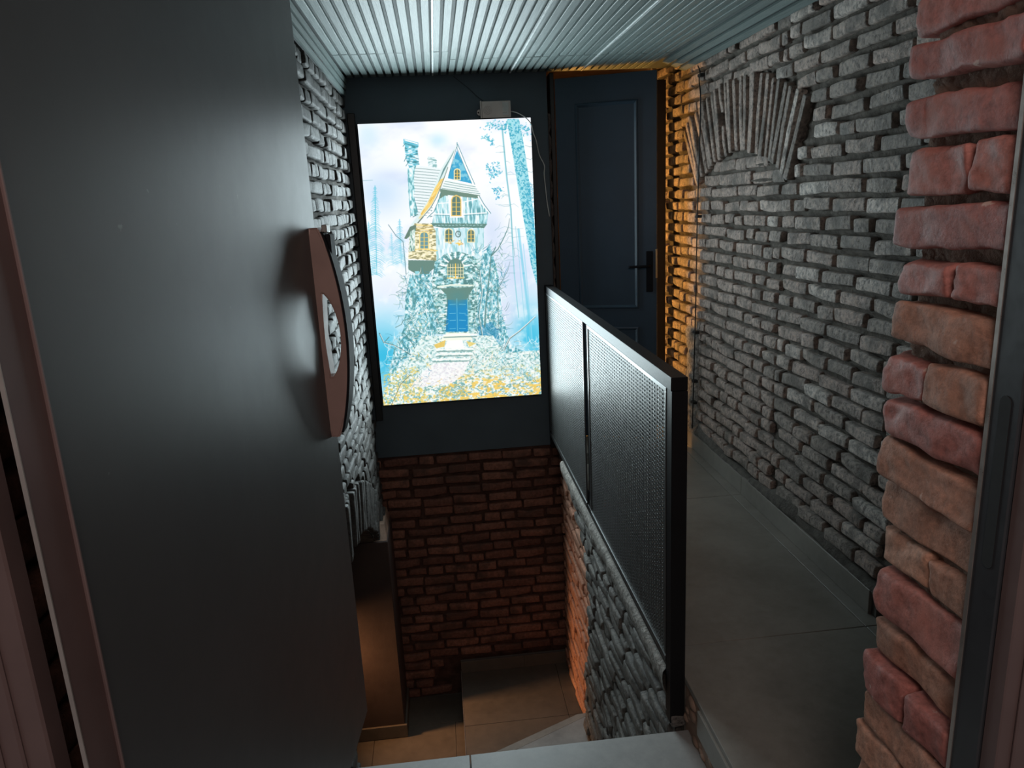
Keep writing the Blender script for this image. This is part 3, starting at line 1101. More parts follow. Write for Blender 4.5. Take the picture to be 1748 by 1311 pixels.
def vnoise(cell, seed, sx=1.0, sy=1.0):
    r = np.random.default_rng(seed)
    gw, gh = int(IW / (cell * sx)) + 3, int(IH / (cell * sy)) + 3
    g = r.random((gh, gw))
    fx, fy = xx / (cell * sx), yy / (cell * sy)
    ix, iy = fx.astype(int), fy.astype(int)
    tx, ty = fx - ix, fy - iy
    tx, ty = tx * tx * (3 - 2 * tx), ty * ty * (3 - 2 * ty)
    return (g[iy, ix] * (1 - tx) + g[iy, ix + 1] * tx) * (1 - ty) + (g[iy + 1, ix] * (1 - tx) + g[iy + 1, ix + 1] * tx) * ty


def fbm(cell, seed, n_=4, sx=1.0, sy=1.0):
    o, a, t = 0, 1.0, 0
    for i in range(n_):
        o = o + a * vnoise(max(cell / 2 ** i, 1.2), seed + i, sx, sy)
        t += a
        a *= 0.55
    return o / t


def col(*c):
    return np.array(c, float) / 255


def blend(mask, c, alpha=1.0):
    mk = np.clip(mask, 0, 1)[..., None] * alpha
    img[:] = img * (1 - mk) + np.asarray(c) * mk


def polymask(pts, raw=False):
    p = (np.asarray(pts, float) if raw else T_(pts)) * SS
    x0, y0 = np.floor(p.min(0)).astype(int)
    x1, y1 = np.ceil(p.max(0)).astype(int) + 1
    x0, y0, x1, y1 = max(x0, 0), max(y0, 0), min(x1, IW), min(y1, IH)
    mk = np.zeros((IH, IW))
    if x1 <= x0 or y1 <= y0:
        return mk
    X = xx[y0:y1, x0:x1] + 0.5
    Y = yy[y0:y1, x0:x1] + 0.5
    ins = np.zeros(X.shape, bool)
    for i in range(len(p)):
        (xa, ya), (xb, yb) = p[i], p[(i + 1) % len(p)]
        if ya == yb:
            continue
        c = (Y < max(ya, yb)) & (Y >= min(ya, yb)) & (X < (xb - xa) * (Y - ya) / (yb - ya) + xa)
        ins ^= c
    mk[y0:y1, x0:x1] = ins
    return mk


def poly(pts, c, alpha=1.0, tex=None):
    mk = polymask(pts)
    if tex is not None:
        mk = mk * tex
    blend(mk, c, alpha)


def line(pts, c, w=1.0, alpha=1.0, w1=None):
    p = T_(pts) * SS
    ww = w * SS * 0.55
    we = (w1 if w1 is not None else w) * SS * 0.55
    n_ = len(p) - 1
    for i in range(n_):
        a, b2 = p[i], p[i + 1]
        ra, rb = ww + (we - ww) * i / n_, ww + (we - ww) * (i + 1) / n_
        R = max(ra, rb) + 1.5
        x0, x1 = int(max(min(a[0], b2[0]) - R, 0)), int(min(max(a[0], b2[0]) + R + 1, IW))
        y0, y1 = int(max(min(a[1], b2[1]) - R, 0)), int(min(max(a[1], b2[1]) + R + 1, IH))
        if x1 <= x0 or y1 <= y0:
            continue
        X, Y = xx[y0:y1, x0:x1] - a[0], yy[y0:y1, x0:x1] - a[1]
        d = b2 - a
        L2 = max(d @ d, 1e-6)
        t = np.clip((X * d[0] + Y * d[1]) / L2, 0, 1)
        ds = np.hypot(X - t * d[0], Y - t * d[1])
        mk = np.clip(ra + (rb - ra) * t + 0.5 - ds, 0, 1)[..., None] * alpha
        img[y0:y1, x0:x1] = img[y0:y1, x0:x1] * (1 - mk) + np.asarray(c) * mk


def soft(cx, cy, rx, ry, c, alpha, tex=None):
    q = T_([(cx, cy), (cx + rx, cy), (cx, cy + ry)]) * SS
    r1 = abs(q[1][0] - q[0][0])
    r2 = abs(q[2][1] - q[0][1])
    mk = np.exp(-(((xx - q[0][0]) / r1) ** 2 + ((yy - q[0][1]) / r2) ** 2))
    if tex is not None:
        mk = mk * tex
    blend(mk, c, alpha)


WHITE, TEAL, DTEAL, GREY = col(252, 254, 255), col(96, 190, 208), col(58, 128, 138), col(112, 142, 132)
YEL, CREAM, BLUE, PALE = col(247, 205, 96), col(252, 238, 190), col(34, 140, 196), col(196, 236, 244)
pr = random.Random(12)
# sky and mist
clouds = fbm(110, 1, 5, 1.8, 1)
img[:] = col(250, 252, 255)
blend(np.clip((clouds - 0.50) * 3.2, 0, 1), col(214, 226, 248), 0.9)
soft(650, 330, 45, 40, col(196, 222, 246), 0.8)
soft(748, 240, 16, 12, col(205, 236, 250), 0.9)
soft(670, 300, 26, 9, col(212, 225, 247), 0.7)
soft(628, 230, 20, 26, col(216, 238, 248), 0.9)
vert = yy / IH
blend(np.clip((vert - 0.45) * 2.2, 0, 1), col(176, 222, 242), 0.85)
soft(668, 500, 40, 30, col(236, 238, 252), 0.8)
soft(880, 470, 40, 45, col(206, 220, 246), 0.85)
soft(865, 540, 28, 28, col(228, 226, 246), 0.8)
soft(660, 560, 45, 40, col(176, 226, 246), 0.7)
soft(655, 610, 42, 45, col(52, 186, 224), 0.95)
soft(905, 580, 30, 50, col(60, 190, 226), 0.9)
soft(840, 400, 22, 50, col(202, 218, 244), 0.7)
blend(np.clip((fbm(46, 9, 4) - 0.55) * 4, 0, 1) * np.clip((vert - 0.35) * 3, 0, 1), WHITE, 0.5)
fine = fbm(5, 33, 2)
fine2 = fbm(4, 47, 2)
mid = fbm(14, 55, 3)


# spruces on the left
def spruce(cx, top, bot, wid, c, al):
    line([(cx, top), (cx + 3, bot)], c, 1.8, al)
    y = top + 3
    while y < bot:
        f = (y - top) / (bot - top)
        w = wid * (0.18 + 0.82 * min(1, f * 1.6)) * pr.uniform(0.6, 1.1)
        for s in (-1, 1):
            line([(cx, y), (cx + s * w * 0.6, y + w * 0.22), (cx + s * w, y + w * 0.55)], c, 1.9, al * pr.uniform(0.5, 1), 0.6)
        y += pr.uniform(2.2, 4.0)


spruce(640, 318, 470, 17, col(104, 200, 222), 0.8)
spruce(629, 380, 470, 12, col(140, 214, 232), 0.7)
spruce(682, 376, 450, 13, col(122, 205, 226), 0.7)
spruce(668, 400, 455, 9, col(160, 218, 236), 0.6)
for k in range(26):
    soft(pr.uniform(625, 690), pr.uniform(410, 465), pr.uniform(2, 6), pr.uniform(2, 6), col(150, 214, 234) if k % 2 else WHITE, 0.55)
line([(612, 309), (636, 308)], col(150, 190, 200), 0.8)
line([(663, 385), (676, 404), (688, 414), (691, 445), (693, 470)], col(90, 130, 140), 1.2, 0.9)
# trees on the right
TR = [(867, 204), (888, 204), (896, 250), (903, 300), (910, 360), (915, 420), (918, 470), (918, 500), (906, 455), (897, 395), (886, 330), (876, 262)]
poly(TR, col(168, 226, 236))
poly(TR, col(64, 168, 194), 0.9, np.clip((fine - 0.50) * 9, 0, 1))
poly([(896, 300), (918, 330), (918, 470), (903, 420)], col(70, 176, 208), 0.5, np.clip((fine2 - 0.45) * 8, 0, 1))
line([(885, 395), (893, 470), (903, 560), (905, 600)], col(110, 204, 228), 4.5, 0.6)
line([(893, 420), (900, 500), (907, 590)], col(150, 216, 238), 2.0, 0.6)
line([(858, 214), (862, 262), (866, 310), (872, 360), (874, 410), (877, 470), (884, 545)], col(140, 206, 218), 2.6, 0.9, 1.6)
line([(859, 214), (863, 262), (867, 310), (873, 360), (875, 410), (878, 440)], col(108, 172, 182), 0.9, 0.9)
line([(880, 390), (886, 450), (893, 540), (899, 600)], col(150, 214, 232), 1.4, 0.7)
for cx, cy, rx, ry, nn_ in ((856, 216, 30, 10, 95), (832, 236, 9, 5, 22), (842, 244, 6, 6, 16), (842, 290, 16, 12, 60), (839, 302, 9, 8, 26), (850, 298, 9, 5, 20), (849, 327, 11, 7, 36), (850, 340, 4, 4, 8), (895, 220, 13, 8, 34), (900, 232, 8, 6, 14)):
    for k in range(nn_):
        x_, y_ = pr.gauss(cx, rx * 0.45), pr.gauss(cy, ry * 0.5)
        c = (col(96, 196, 214), col(60, 160, 206), col(132, 210, 224), col(70, 176, 190))[pr.randrange(4)]
        line([(x_, y_), (x_ + pr.uniform(-2, 2), y_ + pr.uniform(-1.5, 1.5))], c, pr.uniform(0.8, 2.2), 0.85)
for k in range(26):
    y_ = pr.uniform(250, 480)
    x_ = 862 + (y_ - 250) * 0.075
    L = pr.uniform(8, 24) * pr.choice((-1, 1))
    line([(x_, y_), (x_ + L * 0.5, y_ + pr.uniform(-3, 1)), (x_ + L, y_ + pr.uniform(-2, 5))], col(130, 180, 186), 0.8, 0.75, 0.4)
for k in range(8):
    y_ = 250 + k * 22
    line([(898 + k, y_), (906 + k, y_ + 3), (914, y_ + pr.uniform(-4, 6))], col(110, 150, 156), 0.7, 0.7)


def ink(pts, base, dark, amount=0.5, hi=WHITE, seed=3, cell=5, sx=1.0, sy=1.0):
    mk = polymask(pts)
    n_ = fbm(cell, seed, 2, sx, sy)
    blend(mk, base)
    blend(mk * np.clip((n_ - amount) * 10, 0, 1), dark, 0.85)
    blend(mk * np.clip((0.42 - n_) * 10, 0, 1), hi, 0.85)


# chimneys
ink([(691, 239), (713, 246), (714, 262), (716, 282), (700, 291), (692, 268)], col(120, 204, 224), DTEAL, 0.54, seed=71, cell=5, sx=2.6)
poly([(689, 237), (715, 244), (715, 252), (689, 246)], col(96, 190, 214), 0.8)
poly([(691, 238), (714, 245), (714, 247), (691, 240)], WHITE)
line([(688, 250), (692, 245), (714, 251)], DTEAL, 1.0)
line([(690, 276), (695, 266), (715, 272)], DTEAL, 1.0)
line([(693, 284), (699, 275), (716, 281)], DTEAL, 0.9)
ink([(696, 289), (712, 283), (711, 300), (708, 340), (716, 372), (700, 370), (697, 330)], col(190, 234, 240), col(84, 160, 168), 0.55, seed=74, cell=7, sy=2.2)
line([(697, 292), (698, 330), (701, 372)], col(110, 180, 190), 0.9)
ink([(731, 268), (745, 271), (747, 288), (731, 285)], col(224, 243, 246), col(130, 180, 180), 0.56, seed=76, cell=5, sx=2.6)
line([(730, 272), (746, 275)], col(110, 160, 160), 0.9)
# main roof
RF = [(711, 283), (752, 289), (757, 306), (742, 334), (728, 366), (722, 371), (713, 352), (707, 316), (707, 300)]
poly(RF, col(236, 246, 248))
for k in range(17):
    y_ = 288 + k * 5.0
    line([(707, y_), (722, y_ + 1.3 + pr.uniform(-0.4, 0.4)), (738, y_ + 3.0), (753 - k * 1.2, y_ + 4.4)], col(112, 146, 146), 0.9, 0.9)
line([(705, 372), (712, 368), (722, 371)], col(90, 130, 130), 1.2)
# gable roof sweep
poly([(781, 247), (776, 262), (765, 287), (757, 309), (746, 338), (735, 357), (722, 372), (704, 390), (700, 388), (716, 366), (730, 345), (742, 320), (752, 292), (766, 270)], col(222, 240, 240))
for k in range(9):
    o = k * 1.6
    line([(779 - o * 0.5, 253 + o), (766 - o * 0.7, 278 + o), (750 - o * 0.2, 310 + o * 0.5)], col(104, 146, 146), 0.8, 0.8)
poly([(760, 305), (748, 330), (738, 350), (722, 370), (718, 367), (731, 346), (743, 322), (752, 308)], col(246, 214, 128))
for k in range(24):
    t0_ = pr.random()
    x_, y_ = 757 - 37 * t0_ + pr.uniform(-3, 3), 308 + 60 * t0_
    line([(x_, y_), (x_ - 5, y_ + 8)], (YEL, col(214, 170, 84), CREAM)[k % 3], 1.0, 0.8)
line([(765, 287), (757, 309), (746, 338), (735, 357), (722, 372)], col(96, 116, 100), 1.1)
line([(722, 372), (712, 384), (703, 392), (698, 395)], col(96, 116, 100), 2.2, 0.9)
# gable front
GB = [(781, 258), (797, 293), (808, 316), (765, 306), (770, 288)]
poly(GB, col(60, 166, 208))
blend(polymask(GB) * np.clip((mid - 0.5) * 6, 0, 1), col(150, 214, 230), 0.8)
line([(781, 248), (797, 290), (809, 318)], WHITE, 3.2)
line([(781, 248), (773, 272), (765, 300)], WHITE, 2.6)
line([(782, 247), (799, 289), (811, 317)], DTEAL, 0.9)
line([(780, 252), (795, 290), (806, 316)], DTEAL, 0.7)
line([(780, 252), (772, 280), (766, 302)], DTEAL, 0.7)
line([(781, 244), (781, 252)], DTEAL, 1.0)


def window(cx, cy, w, h_, cols_, rows_, frame=CREAM, glass=col(96, 128, 120), bars=YEL, arch=True, fw=2.0):
    hw = w / 2
    P = [(cx - hw, cy + h_ / 2), (cx - hw, cy - h_ * 0.28)]
    if arch:
        P += [(cx - hw * 0.75, cy - h_ * 0.42), (cx, cy - h_ / 2), (cx + hw * 0.75, cy - h_ * 0.42)]
    P += [(cx + hw, cy - h_ * 0.28), (cx + hw, cy + h_ / 2)]
    if not arch:
        P = [(cx - hw, cy + h_ / 2), (cx - hw, cy - h_ / 2), (cx + hw, cy - h_ / 2), (cx + hw, cy + h_ / 2)]
    poly(P, glass)
    for i in range(1, cols_):
        x_ = cx - hw + w * i / cols_
        line([(x_, cy + h_ / 2), (x_, cy - h_ * 0.42)], bars, 1.5 if i * 2 == cols_ else 0.9)
    for j in range(1, rows_):
        y_ = cy + h_ / 2 - h_ * 0.86 * j / rows_
        line([(cx - hw, y_), (cx + hw, y_)], bars, 0.9)
    line(P + [P[0]], frame, fw)


window(781, 299, 10, 19, 2, 3, fw=1.7)
# pent roof under the gable
poly([(761, 308), (810, 319), (820, 336), (752, 324)], col(240, 248, 248))
for k in range(4):
    line([(760 - k * 1.8, 311 + k * 4), (785, 316 + k * 4), (812 + k * 2.6, 321 + k * 4)], col(104, 150, 146), 0.9)
poly([(752, 324), (820, 336), (816, 346), (790, 342), (750, 342)], col(112, 142, 128))
# timber storey
TB = [(748, 343), (760, 336), (818, 341), (834, 366), (831, 386), (738, 384), (741, 366)]
ink(TB, col(176, 226, 234), col(92, 158, 166), 0.55, seed=81, cell=6, sx=0.55, sy=4.5)
line([(747, 349), (768, 348)], WHITE, 1.6)
line([(791, 347), (816, 342)], WHITE, 1.6)
line([(741, 367), (768, 368)], WHITE, 2.0)
line([(792, 368), (830, 366)], WHITE, 2.0)
line([(741, 369), (768, 370)], DTEAL, 0.8)
line([(792, 370), (832, 368)], DTEAL, 0.8)
line([(751, 330), (746, 345), (739, 362), (726, 374)], WHITE, 2.6)
line([(753, 331), (748, 346), (741, 363), (729, 374)], DTEAL, 0.9)
line([(817, 338), (824, 352), (836, 366)], WHITE, 2.8)
line([(819, 338), (827, 352), (838, 367)], DTEAL, 1.1)
poly([(765, 335), (790, 338), (792, 374), (768, 374)], WHITE)
window(779, 353, 16, 35, 2, 4, frame=col(246, 208, 120), fw=1.9)
poly([(735, 383), (832, 385), (826, 393), (795, 391), (760, 392), (738, 388)], col(100, 140, 132))
for k in range(14):
    x_ = 742 + k * 6
    line([(x_, 387 + pr.uniform(-1, 1)), (x_ + 3, 387)], col(190, 232, 236), 1.2, 0.8)
# plastered storey
ink([(738, 391), (826, 392), (826, 450), (745, 450)], col(206, 236, 244), col(150, 208, 214), 0.60, seed=84, cell=12, sx=0.6, sy=3)
window(766, 404, 13, 23, 2, 3, fw=1.6)
window(804, 405, 12, 22, 2, 3, fw=1.6)
for k in range(16):
    a_ = k / 16 * 6.283
    line([(782 + 4.2 * math.cos(a_), 402 + 5 * math.sin(a_)), (782 + 4.2 * math.cos(a_ + 0.4), 402 + 5 * math.sin(a_ + 0.4))], col(88, 116, 112), 1.5)
line([(782, 402), (782, 398)], col(88, 116, 112), 1.0)
line([(782, 402), (785, 404)], col(88, 116, 112), 1.0)
for k in range(26):
    x_, y_ = pr.gauss(783, 6), pr.gauss(417, 3)
    line([(x_, y_), (x_ + pr.uniform(-3, 3), y_ + pr.uniform(-2, 2))], (YEL, col(222, 170, 84), CREAM)[k % 3], 1.5, 0.9)
# turret on the left
ink([(708, 383), (737, 384), (744, 397), (745, 447), (697, 444), (699, 402)], col(240, 232, 190), col(140, 138, 100), 0.53, hi=col(255, 250, 226), seed=87, cell=5, sx=2.4)
poly([(700, 389), (711, 385), (710, 396), (694, 410), (690, 409)], col(104, 132, 118))
for k in range(5):
    line([(710, 386 + k * 3.4), (738, 387 + k * 3.2)], (YEL, col(176, 150, 96))[k % 2], 1.1, 0.9)
window(724, 412, 15, 30, 2, 4, frame=col(246, 224, 150), glass=col(110, 156, 164))
line([(698, 430), (720, 427), (746, 430)], col(250, 222, 140), 1.8)
ink([(700, 398), (709, 392), (708, 430), (698, 432)], col(196, 226, 214), col(110, 150, 140), 0.5, seed=88, cell=5, sx=0.7, sy=2)
poly([(697, 446), (746, 447), (744, 458), (734, 466), (728, 480), (718, 494), (711, 470), (697, 462)], col(106, 140, 130))
poly([(708, 465), (716, 465), (716, 485), (710, 480)], col(150, 216, 226))
# stone storey
ST = [(742, 450), (760, 436), (784, 432), (808, 440), (824, 455), (826, 490), (836, 572), (712, 572), (722, 505), (738, 478)]
ink(ST, col(176, 222, 222), col(76, 124, 124), 0.50, seed=91, cell=6, sx=1.7)
blend(polymask(ST) * np.clip((mid - 0.57) * 8, 0, 1), col(120, 196, 212), 0.5)
for k in range(13):
    a_ = math.pi * (k + 0.5) / 13
    line([(777 - 15 * math.cos(a_), 458 - 15 * math.sin(a_)), (777 - 24 * math.cos(a_), 458 - 25 * math.sin(a_))], (WHITE, col(96, 150, 152))[k % 2], 2.6)
poly([(763, 472), (763, 456), (768, 447), (778, 443), (787, 448), (791, 458), (791, 476)], col(104, 138, 128))
for k in range(7):
    x_ = 764 + k * 4.4
    line([(x_, 477), (x_, 453)], CREAM if k != 3 else YEL, 0.9 if k != 3 else 2.2)
for k in range(4):
    line([(763, 477 - k * 6), (791, 477 - k * 6)], CREAM, 0.9)
line([(763, 477), (791, 477)], YEL, 1.6)
line([(747, 492), (770, 489), (808, 490)], col(236, 246, 232), 3.4)
line([(747, 495), (808, 493)], col(104, 138, 128), 1.6)
poly([(752, 496), (808, 494), (800, 506), (798, 525), (763, 525), (762, 506)], col(104, 140, 130))
# blue door
DR = [(764, 514), (797, 514), (798, 568), (760, 568)]
poly(DR, BLUE)
soft(780, 510, 18, 12, col(92, 142, 140), 0.9)
line([(779, 512), (780, 566)], col(120, 200, 220), 0.9)
for y_ in (522, 537, 549, 563):
    line([(767, y_), (777, y_ - 0.5)], col(120, 205, 228), 0.9)
    line([(783, y_ - 0.5), (794, y_)], col(120, 205, 228), 0.9)
line([(764, 514), (762, 568)], col(60, 120, 140), 1.2)
line([(797, 512), (799, 566)], col(120, 190, 200), 1.6)


# tangled branches
def tangle(x0, x1, y0, y1, n_, cs, L=12, w=0.9, al=0.85):
    for k in range(n_):
        x_, y_ = pr.uniform(x0, x1), pr.uniform(y0, y1)
        a_ = pr.uniform(0, 6.283)
        pts = [(x_, y_)]
        for s in range(3):
            a_ += pr.uniform(-0.6, 0.6)
            x_ += math.cos(a_) * L / 3
            y_ += math.sin(a_) * L / 3
            pts.append((x_, y_))
        line(pts, cs[pr.randrange(len(cs))], w * pr.uniform(0.7, 1.5), al, 0.4)


VEG = [(700, 470), (735, 470), (745, 560), (722, 610), (690, 640), (664, 640), (672, 600), (690, 560), (692, 510)]
ink(VEG, col(150, 214, 226), col(70, 140, 150), 0.52, seed=131, cell=8, sx=0.8, sy=1.5)
VEG = [(822, 440), (836, 420), (850, 470), (856, 540), (870, 590), (905, 610), (905, 630), (830, 625), (812, 560), (818, 500)]
ink(VEG, col(156, 214, 226), col(70, 146, 160), 0.52, seed=135, cell=8, sx=0.8, sy=1.5)
NET = (WHITE, col(210, 240, 240), col(92, 140, 140), col(64, 150, 176), col(140, 180, 170))
tangle(676, 745, 470, 575, 260, NET, 15)
tangle(660, 735, 570, 640, 170, NET, 13)
tangle(806, 862, 425, 575, 260, NET, 15)
tangle(700, 760, 530, 600, 120, NET + (CREAM,), 10)
tangle(805, 860, 540, 600, 110, NET, 10)
poly([(815, 560), (838, 552), (850, 570), (852, 620), (838, 625), (820, 590)], col(48, 140, 182), 0.6)
tangle(815, 855, 555, 640, 110, (WHITE, col(70, 160, 196), col(40, 110, 150), col(200, 236, 244)), 10)
# large bare trees
BT = col(96, 138, 138)
line([(826, 560), (829, 520), (834, 480), (838, 440), (846, 425)], BT, 3.0, 0.9, 1.6)
line([(838, 440), (850, 428), (862, 405), (868, 390), (870, 376)], BT, 2.2, 0.95, 0.8)
line([(839, 441), (851, 429), (863, 406), (869, 391)], WHITE, 0.8, 0.8)
line([(822, 575), (816, 540), (822, 500), (818, 465), (800, 445)], BT, 2.4, 0.9, 1.0)
line([(823, 575), (817, 540), (823, 500), (819, 465)], WHITE, 0.9)
line([(848, 500), (858, 480), (866, 465), (870, 450)], BT, 1.4, 0.9, 0.6)
line([(832, 500), (848, 500), (850, 560)], BT, 1.6, 0.8)
for k in range(24):
    x_, y_ = pr.uniform(826, 866), pr.uniform(395, 500)
    L = pr.uniform(5, 14)
    line([(x_, y_), (x_ + L * 0.5, y_ - L * 0.4), (x_ + L * 0.7, y_ - L)], col(110, 160, 164), 0.8, 0.7, 0.3)
line([(648, 570), (655, 585), (672, 590), (690, 600), (706, 610)], col(84, 124, 124), 2.4, 0.95, 2.0)
line([(649, 571), (656, 586), (673, 591), (691, 601)], WHITE, 0.9)
line([(656, 585), (664, 576)], col(84, 124, 124), 1.2)
line([(675, 560), (685, 555), (688, 548), (700, 545)], col(110, 150, 150), 1.3)
line([(690, 570), (702, 585), (710, 600)], col(96, 140, 140), 1.6)
line([(858, 600), (868, 580), (885, 568), (900, 555), (912, 544)], col(124, 150, 148), 4.0, 0.95, 1.6)
line([(858, 599), (868, 579), (885, 567), (900, 554), (912, 543)], WHITE, 1.3, 0.9)
# steps and ground
GR = [(652, 680), (668, 640), (700, 610), (720, 575), (840, 575), (860, 605), (921, 600), (922, 676), (655, 694)]
ink(GR, col(226, 240, 232), col(110, 168, 170), 0.53, seed=95, cell=5, sx=1.4)
blend(polymask(GR) * np.clip((fbm(8, 201, 2, 1.6) - 0.58) * 8, 0, 1) * np.clip((vert - 0.90) * 12, 0, 1), YEL, 0.8)
blend(polymask([(668, 640), (700, 600), (722, 575), (840, 575), (870, 605), (921, 610), (921, 650), (800, 640), (735, 645)]) * np.clip((fbm(7, 221, 2) - 0.40) * 6, 0, 1), col(224, 246, 248), 0.6)
blend(polymask([(780, 620), (921, 625), (921, 676), (735, 688)]) * np.clip((fbm(9, 205, 2, 1.8) - 0.53) * 8, 0, 1) * np.clip((vert - 0.865) * 14, 0, 1), YEL, 0.85)
blend(polymask([(655, 640), (712, 625), (735, 690), (655, 692)]) * np.clip((fbm(7, 215, 2) - 0.52) * 8, 0, 1), col(236, 206, 96), 0.7)
poly([(762, 570), (800, 570), (806, 582), (750, 584)], col(244, 248, 232))
poly([(763, 583), (788, 582), (792, 596), (758, 596)], col(254, 254, 250))
poly([(740, 590), (760, 582), (758, 593), (744, 596)], col(236, 200, 100), 0.9)
poly([(795, 584), (812, 588), (800, 594)], col(236, 208, 110), 0.8)
for (ya, xa, xb) in ((574, 757, 812), (598, 745, 806), (606, 744, 804), (615, 738, 800)):
    line([(xa, ya), ((xa + xb) / 2, ya - 1), (xb, ya - 1)], col(250, 252, 248), 2.8)
    line([(xa, ya + 3.5), ((xa + xb) / 2, ya + 2.6), (xb, ya + 2.4)], col(116, 152, 148), 2.0, 0.9)
poly([(738, 622), (800, 618), (790, 640), (770, 655), (700, 662), (716, 640)], col(252, 250, 250), 0.85)
blend(polymask([(738, 622), (800, 618), (790, 640), (770, 655), (700, 662), (716, 640)]) * np.clip((fine - 0.56) * 9, 0, 1), col(206, 200, 214), 0.5)
blend(polymask([(745, 662), (790, 656), (792, 676), (750, 680)]) * np.clip((fine2 - 0.42) * 6, 0, 1), col(120, 172, 168), 0.7)
tangle(850, 921, 585, 655, 210, (WHITE, col(110, 150, 150), col(120, 200, 214), col(220, 240, 244)), 13, 0.9)
tangle(690, 735, 600, 660, 90, NET + (YEL, CREAM), 8)
tangle(800, 850, 595, 640, 90, (WHITE, col(150, 200, 180), CREAM, col(110, 150, 140), col(250, 220, 200)), 8)
tangle(655, 700, 620, 690, 60, (col(90, 190, 210), WHITE, col(120, 180, 150), col(70, 160, 190)), 10)
line([(668, 690), (684, 655), (700, 640)], col(110, 130, 110), 1.2)
for k in range(120):
    x_ = pr.uniform(735, 918)
    y_ = pr.uniform(640, 682)
    line([(x_, y_), (x_ + pr.uniform(-3, 3), y_ + pr.uniform(-1, 1))], (YEL, col(240, 188, 70), WHITE, col(150, 170, 160))[pr.randrange(4)], 1.3, 0.85)
img = img.reshape(GH, SS, GW, SS, 3).mean((1, 3))
img = np.clip(img, 0, 1)
lin = np.where(img <= 0.04045, img / 12.92, ((img + 0.055) / 1.055) ** 2.4)
# vertex grid carrying the print
gx, gz = np.meshgrid(np.linspace(PX0, PX1, GW + 1), np.linspace(PZ1, PZ0, GH + 1))
V3 = np.stack([gx.ravel(), np.full(gx.size, PY), gz.ravel()], 1)
jj, ii = np.meshgrid(np.arange(GH), np.arange(GW), indexing='ij')
a = (jj * (GW + 1) + ii).ravel()
F = np.stack([a, a + GW + 1, a + GW + 2, a + 1], 1)
me = bpy.data.meshes.new('print')
me.vertices.add(len(V3))
me.vertices.foreach_set('co', V3.ravel())
me.loops.add(F.size)
me.loops.foreach_set('vertex_index', F.ravel().astype(np.int32))
me.polygons.add(len(F))
me.polygons.foreach_set('loop_start', (np.arange(len(F)) * 4).astype(np.int32))
me.update(calc_edges=True)
at_ = me.color_attributes.new('print_colour', 'FLOAT_COLOR', 'CORNER')
cc = np.ones((len(F), 4, 4))
cc[:, :, :3] = lin.reshape(-1, 1, 3)
at_.data.foreach_set('color', cc.ravel())
mm, nt, b = mat('backlit_print')
va_ = node(nt, 'ShaderNodeVertexColor', layer_name='print_colour')
b.inputs['Base Color'].default_value = (0.02, 0.02, 0.02, 1)
b.inputs['Roughness'].default_value = 0.4
nt.links.new(va_.outputs[0], b.inputs['Emission Color'])
b.inputs['Emission Strength'].default_value = 1.04
link('printed_picture', me, mm, lb)

# LED driver standing on the lightbox, its cables
dv = empty('power_supply', label='grey perforated metal power supply box standing on the lit picture', cat='power supply')
box('housing', 0.312, 0.478, 4.462, 4.50, PZ1 + 0.006, 2.054, 'driver_metal', dv, 0.002)
box('end_flange', 0.303, 0.312, 4.455, 4.503, PZ1 + 0.006, 2.056, 'driver_metal', dv, 0.001)
bm = bmesh.new()
cv = []
for k in range(12):
    a_ = math.pi / 2 + math.pi * k / 11
    cv.append((0.303 + 0.017 * math.cos(a_), 1.998 + 0.017 * math.sin(a_)))
vs = [bm.verts.new((x, 4.50, z)) for x, z in cv]
f = bm.faces.new(vs)
rr_ = bmesh.ops.extrude_face_region(bm, geom=[f])
for v in [g for g in rr_['geom'] if isinstance(g, bmesh.types.BMVert)]:
    v.co.y = 4.503
link('mounting_ear', bm_mesh(bm), 'driver_metal', dv)
bm = bmesh.new()
bmesh.ops.create_cone(bm, cap_ends=True, segments=12, radius1=0.0045, radius2=0.0045, depth=0.002, matrix=Matrix.Translation((0.294, 4.499, 1.998)) @ Matrix.Rotation(math.pi / 2, 4, 'X'))
link('screw_hole', bm_mesh(bm), 'slot_dark', dv)
bm = bmesh.new()
for r_i, nh in ((0.006, 6), (0.012, 12), (0.018, 18), (0.023, 24)):
    for k in range(nh):
        a_ = 2 * math.pi * k / nh
        bmesh.ops.create_cone(bm, cap_ends=True, segments=6, radius1=0.0013, radius2=0.0013, depth=0.0008,
                              matrix=Matrix.Translation((0.345 + r_i * math.cos(a_), 4.4617, 2.004 + r_i * math.sin(a_))) @ Matrix.Rotation(math.pi / 2, 4, 'X'))
o = link('vent_holes', bm_mesh(bm), 'slot_dark', dv)
o['kind'] = 'stuff'
boxes('label_plate', [(0.432, 0.466, 4.4612, 4.4620, 1.975, 2.045)], 'label_grey', dv)
boxes('terminal_strip', [(0.470, 0.4785, 4.459, 4.463, 1.965, 2.05), (0.430, 0.456, 4.4600, 4.4612, 1.988, 1.993)], 'driver_metal', dv)
wc = tube('white_cable', [(0.479, 4.480, 1.995), (0.497, 4.460, 1.990), (0.522, 4.449, 1.979), (0.560, 4.444, 1.955), (0.590, 4.443, 1.920), (0.603, 4.452, 1.870), (0.620, 4.470, 1.828),
                            (0.640, 4.500, 1.750), (0.668, 4.505, 1.690), (0.666, 4.510, 1.640), (0.672, 4.512, 1.560), (0.678, 4.513, 1.480), (0.690, 4.513, 1.393)], 0.0026, 'cable_white')
tag(wc, 'thin white cable hanging from the power supply down beside the lit picture', 'cable')
bc = tube('black_wire', [(0.165, 4.515, 2.200), (0.20, 4.512, 2.17), (0.247, 4.512, 2.133), (0.29, 4.512, 2.09), (0.330, 4.495, 2.057)], 0.0015, 'cable_black')
tag(bc, 'thin black wire running down from the ceiling to the power supply', 'wire')

